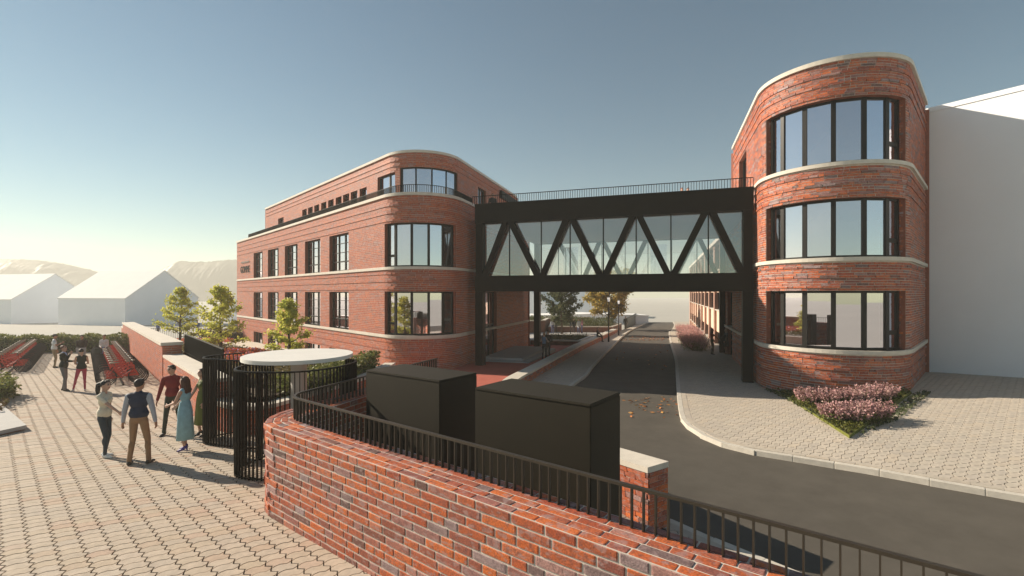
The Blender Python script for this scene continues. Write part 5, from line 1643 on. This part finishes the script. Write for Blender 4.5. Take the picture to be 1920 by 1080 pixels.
def person(label, x, y, z, face, H=1.75, sex='m', top=(.3, .3, .3), sleeve='long', arm=None, bottom=(.1, .1, .1), shoe=(.03, .03, .03), skin='l', hair='short', haircol=(.03, .02, .015),
           feet=None, hands=None, head=(0, 0), lean=(0, 0), vest=None, jacket=None, skirt=None, voxel=.010, heels=False, sit=None, group=None, carry=None, tuck=True, elb=None, cap=None, shirt=None, hem=None):
    k = H / 1.75
    V = lambda *a: Vector(a) * k
    r = empty('person', (x, y, z), math.atan2(face[1], face[0]) - math.pi / 2); tag(r, label, 'person', group)
    f = sex == 'f'
    mats = dict(skin=cmat('skin', SKIN[skin], .55), top=cmat('top_cloth', top), arm=cmat('sleeve_cloth', arm or top), bottom=cmat('trouser_cloth', bottom), shoe=cmat('shoe_leather', shoe, .5),
                vest=cmat('vest_cloth', vest or top), jacket=cmat('jacket_cloth', jacket or top), eye=cmat('eye', (.02, .015, .012), .3), lip=cmat('lip', (.36, .12, .10), .5), shirt=cmat('shirt_cloth', shirt or top))
    P = []
    lift = .07 if heels else 0
    hipz = .955 + lift * .9
    feet = feet or [(.11, .02), (-.11, 0)]
    if sit: hipz = sit
    pel = V(0, 0, hipz)
    sh = .165 if f else .195
    lx, ly = lean
    chest = pel + V(lx * .6, ly * .6, .37); neck = pel + V(lx, ly, .53); hd0 = neck + V(lx * .15, ly * .15 + .01, .09)
    tk = 'vest' if vest else ('jacket' if jacket else 'top')
    gr = .012 if (vest or jacket) else 0.0
    hw_, dp_ = (.158, .112) if f else (.158, .112)
    P.append(('e', pel + V(0, 0, .02), V(hw_ + .004, dp_, .125), None, 'bottom'))
    hemz = .0 if jacket else (.06 if hem is None else hem)
    P.append(('e', pel + V(lx * .2, ly * .2, .15 - (.04 if jacket else .0)), V(.130 + gr if f else .158 + gr, (.094 if f else .100) + gr, .16), None, tk))
    if hem is not None or jacket:
        zl = min(hemz, .02) - (.10 if jacket else .03); zh = .22
        P.append(('e', pel + V(0, .004, (zl + zh) / 2), V(hw_ + .016 + gr, dp_ + .016 + gr, (zh - zl) / 2 * 1.12), None, tk))
    P.append(('e', chest + V(0, .005, -.02), V((.150 if f else .172) + gr, .108 + gr, .17), None, tk))
    if f:
        for s in (-1, 1): P.append(('e', chest + V(.062 * s, .078, .0), V(.06, .055, .06), None, tk))
    P.append(('c', neck + V(-sh + .05, 0, -.055), neck + V(sh - .05, 0, -.055), k * (.058 + gr), k * (.058 + gr), tk))
    for s in (-1, 1): P.append(('c', neck + V(.035 * s, 0, -.01), neck + V(s * (sh - .03), 0, -.05), k * .042, k * .05, tk))
    if jacket: P.append(('e', chest + V(0, .06, .0), V(.055, .062, .17), None, 'shirt')); P.append(('c', pel + V(0, .07, .08), pel + V(0, .07, .2), k * .05, k * .05, 'shirt'))
    P.append(('c', neck + V(0, 0, -.05), hd0 + V(0, .0, .02), k * .053, k * .05, 'skin'))
    if tk in ('vest', 'jacket') or not f: P.append(('c', neck + V(-.02, 0, -.005), neck + V(.02, 0, -.005), k * .06, k * .06, 'shirt' if jacket else tk))
    Rh = rot(head[0], head[1]); hc = hd0 + Rh @ V(0, .015, .085)
    h = lambda *a: hc + Rh @ V(*a)
    P.append(('e', hc, V(.074, .094, .106), Rh, 'skin')); P.append(('e', h(0, .028, -.055), V(.053, .062, .068), Rh, 'skin'))
    P.append(('c', h(0, .085, .015), h(0, .108, -.022), k * .010, k * .015, 'skin'))
    for s in (-1, 1):
        P.append(('e', h(.076 * s, -.005, -.01), V(.012, .022, .033), Rh, 'skin')); P.append(('e', h(.030 * s, .084, .010), V(.015, .010, .0085), Rh, 'eye'))
        P.append(('c', h(.016 * s, .089, .032), h(.045 * s, .082, .032), k * .006, k * .005, 'eye'))
    P.append(('c', h(-.02, .085, -.058), h(.02, .085, -.058), k * .009, k * .009, 'lip'))
    # legs
    for i, s in enumerate((1, -1)):
        fx, fy = feet[i][0], feet[i][1]; fz = feet[i][2] if len(feet[i]) > 2 else 0
        hip = pel + V(.088 * s, 0, -.03)
        ank = V(fx, fy, .085 + lift + fz)
        kn, ank = ik(hip, ank, .428 * k, .422 * k, Vector((.12 * s, 1, 0)))
        mt = 'bottom' if not skirt else 'skin'
        P.append(('c', hip, kn, k * (.085 if not f else .084), k * (.058 if not f else .053), mt)); P.append(('c', kn, ank, k * (.055 if not f else .05), k * (.047 if (mt == 'bottom' and not f) else .036), mt))
        P.append(('e', kn.lerp(ank, .3) + V(0, -.018, 0), V(.05, .052, .11), None, mt))
        yaw = feet[i][3] if len(feet[i]) > 3 else -.18 * s
        fd = Vector((math.sin(-yaw), math.cos(-yaw), 0))
        P.append(('c', ank + V(0, 0, -.035) - fd * .03 * k, ank + V(0, 0, -.045 - lift * .2) + fd * .03 * k, k * .040, k * .036, 'shoe'))
        P.append(('c', ank + V(0, 0, -.052 - lift * .5) + fd * .03 * k, ank + V(0, 0, -.060 - lift) + fd * .15 * k, k * .036, k * .025, 'shoe'))
        if heels: P.append(('c', ank + V(0, 0, -.05) - fd * .05 * k, ank + V(0, 0, -.085 - lift) - fd * .055 * k, k * .016, k * .009, 'shoe'))
        else: P.append(('c', ank + V(0, 0, -.062) - fd * .05 * k, ank + V(0, 0, -.066) + fd * .1 * k, k * .022, k * .02, 'shoe'))
    # arms
    hands = hands or [(.27, .06, .80), (-.27, .06, .80)]
    for i, s in enumerate((1, -1)):
        shd = neck + V(sh * s, 0, -.065)
        tgt = V(*hands[i]) + V(0, 0, (hipz - .93) if sit else 0)
        pole = Vector(elb[i]) if elb else Vector((.5 * s, -1, -.3))
        el, wr = ik(shd, tgt, .285 * k, .25 * k, pole)
        ua = 'arm' if sleeve in ('long', 'short') else 'skin'; fa = 'arm' if sleeve == 'long' else 'skin'
        if jacket and sleeve == 'long': ua = fa = 'jacket'
        rs = 1.0 if f else 1.15; g2 = .007 if fa != 'skin' else 0
        if sleeve == 'short':
            P.append(('c', shd, shd.lerp(el, .62), k * .056 * rs, k * .050 * rs, ua)); P.append(('c', shd.lerp(el, .5), el, k * .040 * rs, k * .036 * rs, 'skin'))
        else: P.append(('c', shd, el, k * ((.050 if ua != 'skin' else .044) * rs + g2 * .3), k * (.038 * rs + g2), ua))
        P.append(('c', el, wr, k * (.036 * rs + g2), k * (.026 * rs + g2), fa))
        d = (wr - el).normalized(); side = Vector((0, 0, 1)) if abs(d.z) < .7 else Vector((0, 1, 0))
        ac = side - d * side.dot(d); ac.normalize(); nm = d.cross(ac) * s
        pc = wr + d * .055 * k
        Rp = Matrix((ac, nm, d)).transposed()
        P.append(('c', wr, wr + d * .03 * k, k * .024, k * .026, 'skin')); P.append(('e', pc, V(.042, .018, .052), Rp, 'skin'))
        for q in range(4):
            b0 = pc + d * .035 * k + ac * ((q - 1.5) * .022) * k; ln = (.062, .075, .070, .055)[q] * k
            m1 = b0 + d * ln * .55 - nm * .006 * k; P.append(('c', b0, m1, k * .0102, k * .0095, 'skin')); P.append(('c', m1, m1 + d * ln * .45 - nm * .022 * k, k * .0095, k * .008, 'skin'))
        t0 = wr + d * .03 * k + ac * .03 * k; t1 = t0 + (d * .035 + ac * .03 - nm * .01) * k; P.append(('c', t0, t1, k * .013, k * .011, 'skin')); P.append(('c', t1, t1 + (d * .028 + ac * .008 - nm * .008) * k, k * .011, k * .009, 'skin'))
    used = {p[5] if p[0] == 'c' else p[4] for p in P}
    link('body', remesh(P, voxel, {q: mats[q] for q in mats if q in used}, 'body'), r)
    # hair
    hm = {'hair': cmat('hair', haircol, .6)}; Hh = []
    if hair:
        Hh.append(('e', h(0, -.024, .026), V(.082, .090, .094), Rh, 'hair')); Hh.append(('c', h(-.035, .036, .088), h(.035, .036, .088), k * .027, k * .027, 'hair'))
        for s in (-1, 1): Hh.append(('c', h(.066 * s, .02, .05), h(.070 * s, -.02, -.005), k * .02, k * .018, 'hair'))
        if hair == 'long':
            for s in (-1, 0, 1): Hh.append(('c', h(.055 * s, -.05, .0), h(.06 * s, -.075, -.27), k * .055, k * .045, 'hair'))
            for s in (-1, 1): Hh.append(('c', h(.072 * s, .0, .03), h(.078 * s, .0, -.2), k * .032, k * .024, 'hair'))
        if hair == 'pony':
            pts = [h(0, -.1, .05), h(0, -.165, .0), h(0, -.175, -.13), h(0, -.15, -.3)]
            for a, b, ra, rb in zip(pts[:-1], pts[1:], (.03, .05, .048), (.05, .048, .02)): Hh.append(('c', a, b, k * ra, k * rb, 'hair'))
        if hair == 'bun': Hh.append(('e', h(0, -.11, .03), V(.05, .05, .05), Rh, 'hair'))
        link('hair', remesh(Hh, voxel, hm, 'hair', 2), r)
    if cap:
        Cc = [('e', h(0, -.005, .05), V(.088, .1, .075), Rh, 'cap'), ('c', h(-.03, .09, .045), h(.03, .09, .045), k * .03, k * .03, 'cap')]
        link('cap', remesh(Cc, voxel, {'cap': cmat('cap_cloth', cap)}, 'cap', 2), r)
    if skirt:
        col, zb, rw = skirt
        mb = MB(); nu = 36; rowsz = [(.20, .130, .098), (.12, .150, .112), (.0, .178, .135), (-.15, .185, .145), (zb - hipz, rw, rw * .85)]
        for j, (dz, a, b) in enumerate(rowsz):
            for q in range(nu):
                th = 2 * math.pi * q / nu; w = 1 + .05 * math.sin(th * 7 + .6) * max(0, j - 1) / 3 + .025 * math.sin(th * 3)
                mb.v.append(tuple(pel + V(a * w * math.cos(th), b * w * math.sin(th) + .004, dz)))
        mb.n = len(mb.v)
        for j in range(len(rowsz) - 1):
            for q in range(nu): mb.f.append([j * nu + q, (j + 1) * nu + q, (j + 1) * nu + (q + 1) % nu, j * nu + (q + 1) % nu]); mb.m.append(0)
        b2 = (len(rowsz) - 1) * nu
        mb.f.append([b2 + q for q in range(nu)][::-1]); mb.m.append(0)
        sk = mb.build('skirt', cmat('skirt_cloth', col), r, smooth=True)
    if carry:
        for nm, c_, sz, col, ry in carry:
            bm = bmesh.new(); bmesh.ops.create_cube(bm, size=1); bmesh.ops.scale(bm, vec=sz, verts=bm.verts); bmesh.ops.bevel(bm, geom=bm.edges[:], offset=min(sz) * .25, segments=1, affect='EDGES')
            me = bpy.data.meshes.new(nm); bm.to_mesh(me); bm.free(); me.materials.append(cmat(nm + '_shell', col, .45))
            o = link(nm, me); p = Vector(c_) * k; a = r.rotation_euler.z
            o.location = (x + p.x * math.cos(a) - p.y * math.sin(a), y + p.x * math.sin(a) + p.y * math.cos(a), z + p.z); o.rotation_euler = (ry, 0, a)
            tag(o, CARRY[nm], nm.replace('_', ' '))
    return r
CARRY = dict(tablet='small pale tablet held by the person in pink leggings', laptop='silver grey laptop held open by the person in the dark sweater', handbag='black bag held by the person in the white shirt by the bicycles',
             notebook='pale laptop on the knees of the person sitting on the low wall')

gl = lambda x, y: GL(x, y) + .002
# front group on the plaza
person('person in navy vest over grey sleeves and tan trousers seen from behind', -7.97, 10.25, gl(0, 10.25), (-.15, 1), 1.80, 'm', top=(.02, .03, .06), vest=(.018, .026, .055), arm=(.33, .36, .42), bottom=(.27, .16, .085), shoe=(.05, .04, .03), skin='m',
       hair='short', haircol=(.015, .012, .012), feet=[(.17, .03), (-.17, -.02)], hands=[(.31, .02, .86), (-.32, .04, .88)], head=(-.25, .0), voxel=.0095, hem=.03, elb=[(1, -.6, 0), (-1, -.6, 0)])
person('person with black ponytail, cream tee and dark jeans holding an arm forward', -9.13, 10.75, gl(0, 10.75), (1, .12), 1.70, 'f', top=(.66, .60, .47), sleeve='short', bottom=(.03, .045, .06), shoe=(.75, .75, .73), hair='pony', haircol=(.012, .01, .01),
       feet=[(.07, .06), (-.07, -.04)], hands=[(.17, .46, 1.02), (-.22, -.02, .82)], head=(-.1, -.05), voxel=.0095, hem=-.04)
person('person in dark red shirt and dark green trousers facing the camera', -8.98, 12.7, gl(0, 12.7), (.25, -1), 1.80, 'm', top=(.20, .012, .012), bottom=(.035, .042, .028), skin='l', hair='short', haircol=(.05, .032, .02),
       feet=[(.14, .14), (-.13, -.16)], hands=[(.31, .10, .86), (-.26, .16, .92)], head=(-.55, -.12), voxel=.0095, hem=.0)
person('person in light blue halter dress and purple heels with both hands held out', -7.62, 11.2, gl(0, 11.2), (-1, .05), 1.66, 'f', top=(.26, .47, .56), sleeve='none', bottom=(.26, .47, .56), shoe=(.045, .03, .22), hair='long', haircol=(.075, .028, .014),
       feet=[(.07, .05), (-.07, -.03)], hands=[(.18, .42, 1.0), (-.12, .34, 1.14)], head=(.05, -.05), skirt=((.26, .47, .56), .30, .21), heels=True, voxel=.0095)
person('person in olive green dress with long dark hair half hidden by the bar screen', -8.02, 12.45, gl(0, 12.45), (-.55, -.8), 1.68, 'f', top=(.10, .12, .02), sleeve='none', bottom=(.10, .12, .02), shoe=(.02, .02, .02), hair='long', haircol=(.03, .015, .01),
       feet=[(.07, .04), (-.07, -.02)], hands=[(.2, .26, 1.0), (-.24, .1, .82)], skirt=((.10, .125, .02), .34, .22), heels=True, voxel=.0105)
# middle group by the bicycles
person('person in black jacket and grey trousers with a hand raised to the chin', -17.75, 19.0, gl(0, 19.0), (.9, .35), 1.78, 'm', top=(.30, .42, .66), shirt=(.30, .42, .66), jacket=(.028, .034, .026), bottom=(.16, .155, .155), shoe=(.04, .038, .032), skin='l', hair='short', haircol=(.14, .045, .02),
       feet=[(.12, .1), (-.12, -.06)], hands=[(.06, .22, 1.42), (-.05, .26, 1.14)], head=(-.25, .22), voxel=.013)
person('person in black top and pink leggings standing with back to the camera', -16.95, 18.9, gl(0, 18.9), (-.75, .65), 1.66, 'f', top=(.022, .026, .018), sleeve='none', bottom=(.38, .05, .09), shoe=(.68, .62, .58), hair='short', haircol=(.012, .01, .01),
       feet=[(.10, -.05), (-.24, .16)], hands=[(.12, .28, 1.12), (-.10, .34, 1.10)], head=(.15, -.3), voxel=.013, hem=-.06, carry=[('tablet', (.0, .42, 1.14), (.2, .14, .012), (.45, .55, .62), .5)])
person('person in white tee and khaki trousers standing behind the black jacket', -24.8, 26.0, gl(0, 26.0), (.75, .6), 1.80, 'm', top=(.66, .70, .70), sleeve='short', bottom=(.30, .23, .14), skin='m', hair='short', haircol=(.03, .025, .02), hands=[(.2, .3, 1.3), (-.25, .1, .85)], cap=(.06, .055, .05), voxel=.016, hem=-.02)
person('person in dark brown sweater facing the camera between the bicycle ranks', -23.75, 26.5, gl(0, 26.5), (.6, -.8), 1.72, 'm', top=(.055, .035, .025), bottom=(.28, .26, .26), hair='short', haircol=(.03, .02, .02), hands=[(.10, .30, 1.02), (-.10, .30, 1.02)], voxel=.016, carry=[('laptop', (0, .36, .94), (.42, .03, .3), (.28, .27, .28), 0)])
person('person in white shirt and blue jeans beside the far end of the bicycles', -23.2, 27.3, gl(0, 27.3), (.45, -.9), 1.70, 'f', top=(.66, .62, .60), bottom=(.16, .22, .42), hair='bun', haircol=(.05, .02, .015), skin='m', hands=[(.10, .22, 1.06), (-.10, .22, 1.02)], head=(.35, -.15), voxel=.016, carry=[('handbag', (.22, .22, .86), (.34, .08, .3), (.02, .025, .02), 0)])
# far left beyond the wall
person('person in blue jumper walking behind the tall wall near the bar fence', -37.6, 51.0, gl(0, 51.0) - .1, (-.3, -1), 1.75, 'f', top=(.06, .10, .26), bottom=(.05, .045, .04), hair='short', haircol=(.07, .04, .025), voxel=.024)
person('person with dark hair and blue top behind the garden mound', -35.4, 54.0, gl(0, 54.0) - .1, (.8, -.6), 1.75, 'm', top=(.05, .10, .22), bottom=(.05, .045, .04), hair='short', haircol=(.02, .02, .02), voxel=.024)
# red paving
person('person in denim waistcoat and black leggings embracing a companion on the red paving', 1.98, 29.7, gl(0, 29.7), (.6, .8), 1.68, 'f', top=(.16, .22, .32), sleeve='none', bottom=(.015, .014, .014), hair='short', haircol=(.32, .17, .08), hands=[(.2, .28, 1.15), (-.2, .25, 1.2)], voxel=.018)
person('person in dark brown coat standing against the one in the denim waistcoat', 2.27, 30.1, gl(0, 30.1), (-.6, -.8), 1.78, 'm', top=(.05, .04, .025), bottom=(.04, .035, .025), hair='short', haircol=(.05, .03, .02), hands=[(.2, .28, 1.2), (-.2, .25, 1.15)], voxel=.018)
for (x, y, lab, kw) in (
    (4.80, 57.0, 'person in white and blue shirt left of the dark tree under the bridge', dict(top=(.5, .52, .58), bottom=(.10, .12, .22), face=(.3, -1))),
    (5.25, 57.6, 'person in olive coat and white shoes right behind the white and blue shirt', dict(top=(.10, .11, .05), bottom=(.04, .04, .035), shoe=(.6, .6, .6), face=(-.5, -1))),
    (6.95, 57.0, 'person in dark teal coat in the group right of the dark tree', dict(top=(.05, .07, .09), bottom=(.08, .08, .07), face=(1, -.3))),
    (7.45, 57.9, 'person in black in the middle of the group right of the dark tree', dict(top=(.02, .02, .025), bottom=(.03, .03, .03), face=(.2, -1))),
    (7.95, 57.2, 'person in long white coat in the group right of the dark tree', dict(top=(.66, .66, .66), bottom=(.06, .09, .18), face=(-.7, -.6), hem=-.25)),
    (8.4, 57.5, 'person in pink top at the right of the group under the bridge', dict(top=(.42, .18, .22), bottom=(.08, .10, .2), face=(-.9, -.2), sex='f', hair='long', haircol=(.2, .09, .05))),
    (14.9, 72.0, 'person in blue top beyond the raised grass bed under the bridge', dict(top=(.06, .12, .2), bottom=(.05, .05, .05), face=(.2, -1), haircol=(.25, .08, .04))),
):
    person(lab, x, y, gl(0, y), H=1.72, voxel=.028, **kw)
person('person in black walking up the left pavement past the street lamps', 15.6, 66.0, GR(15.6, 66) + .002, (-.2, -1), 1.78, 'm', top=(.03, .035, .025), bottom=(.03, .03, .025), feet=[(.1, .2), (-.1, -.2)], voxel=.026)
person('person in black sitting on the low wall with an open laptop', 7.95, 44.6, GR(7.95, 44.6) + .002, (.9, -.25), 1.74, 'm', top=(.02, .02, .018), bottom=(.07, .075, .06), hair='short', haircol=(.12, .05, .03), sit=.52, feet=[(.1, .42), (-.1, .44)], hands=[(.14, .36, 1.02), (-.14, .36, 1.02)], voxel=.022,
       carry=[('notebook', (0, .47, .72), (.32, .02, .24), (.6, .6, .6), -.3)])
person('person in orange jacket handing something over beside the right bridge column', 13.75, 33.0, GR(13.75, 33) + .002, (1, -.1), 1.74, 'f', top=(.36, .09, .035), bottom=(.12, .09, .045), hair='long', haircol=(.12, .06, .03), hands=[(.15, .46, 1.02), (-.2, .2, .9)], voxel=.019)
person('person in dark coat with fair hair and bare legs by the right street door', 14.75, 33.0, GR(14.75, 33) + .002, (-1, .1), 1.74, 'f', top=(.03, .035, .035), bottom=(.03, .035, .035), hair='short', haircol=(.42, .34, .22), hands=[(.15, .42, 1.1), (-.2, .2, .9)], skirt=((.03, .035, .035), .55, .2), shoe=(.3, .2, .12), voxel=.019)
# on the bridge roof
for (x, y, lab, kw) in ((9.9, 28.0, 'person with reddish hair on the bridge roof, lefter of the pair by the railing', dict(haircol=(.25, .06, .04), top=(.3, .1, .08))),
                        (10.25, 28.0, 'person with dark hair on the bridge roof, righter of the pair by the railing', dict(haircol=(.02, .02, .02), top=(.4, .4, .4))),
                        (11.9, 28.2, 'person with blond hair on the bridge roof close to the round tower', dict(haircol=(.5, .36, .18), top=(.5, .4, .3))),
                        (-1.2, 29.6, 'person with pale face on the bridge roof beside the set-back storey', dict(haircol=(.06, .03, .02), top=(.03, .03, .03)))):
    person(lab, x, y, 7.822, (.1, -1), 1.72, 'm', bottom=(.05, .05, .06), voxel=.022, **kw)
bpy.data.scenes.remove(tmps)

# ------------------------------------------------------------------ air
mb = MB(); mb.box((0, 400), (1, 0), 2500, 1260, -12.5, 54.0)
mh = bpy.data.materials.new('haze'); mh.use_nodes = True
t = mh.node_tree
for n in list(t.nodes): t.nodes.remove(n)
oo = N(t, 'ShaderNodeOutputMaterial'); pv = N(t, 'ShaderNodeVolumePrincipled')
pv.inputs['Color'].default_value = (.97, .95, .88, 1); pv.inputs['Density'].default_value = HAZE; pv.inputs['Anisotropy'].default_value = 0.2
t.links.new(pv.outputs[0], oo.inputs['Volume'])
hz = mb.build('haze', mh); tag(hz, kind='stuff')
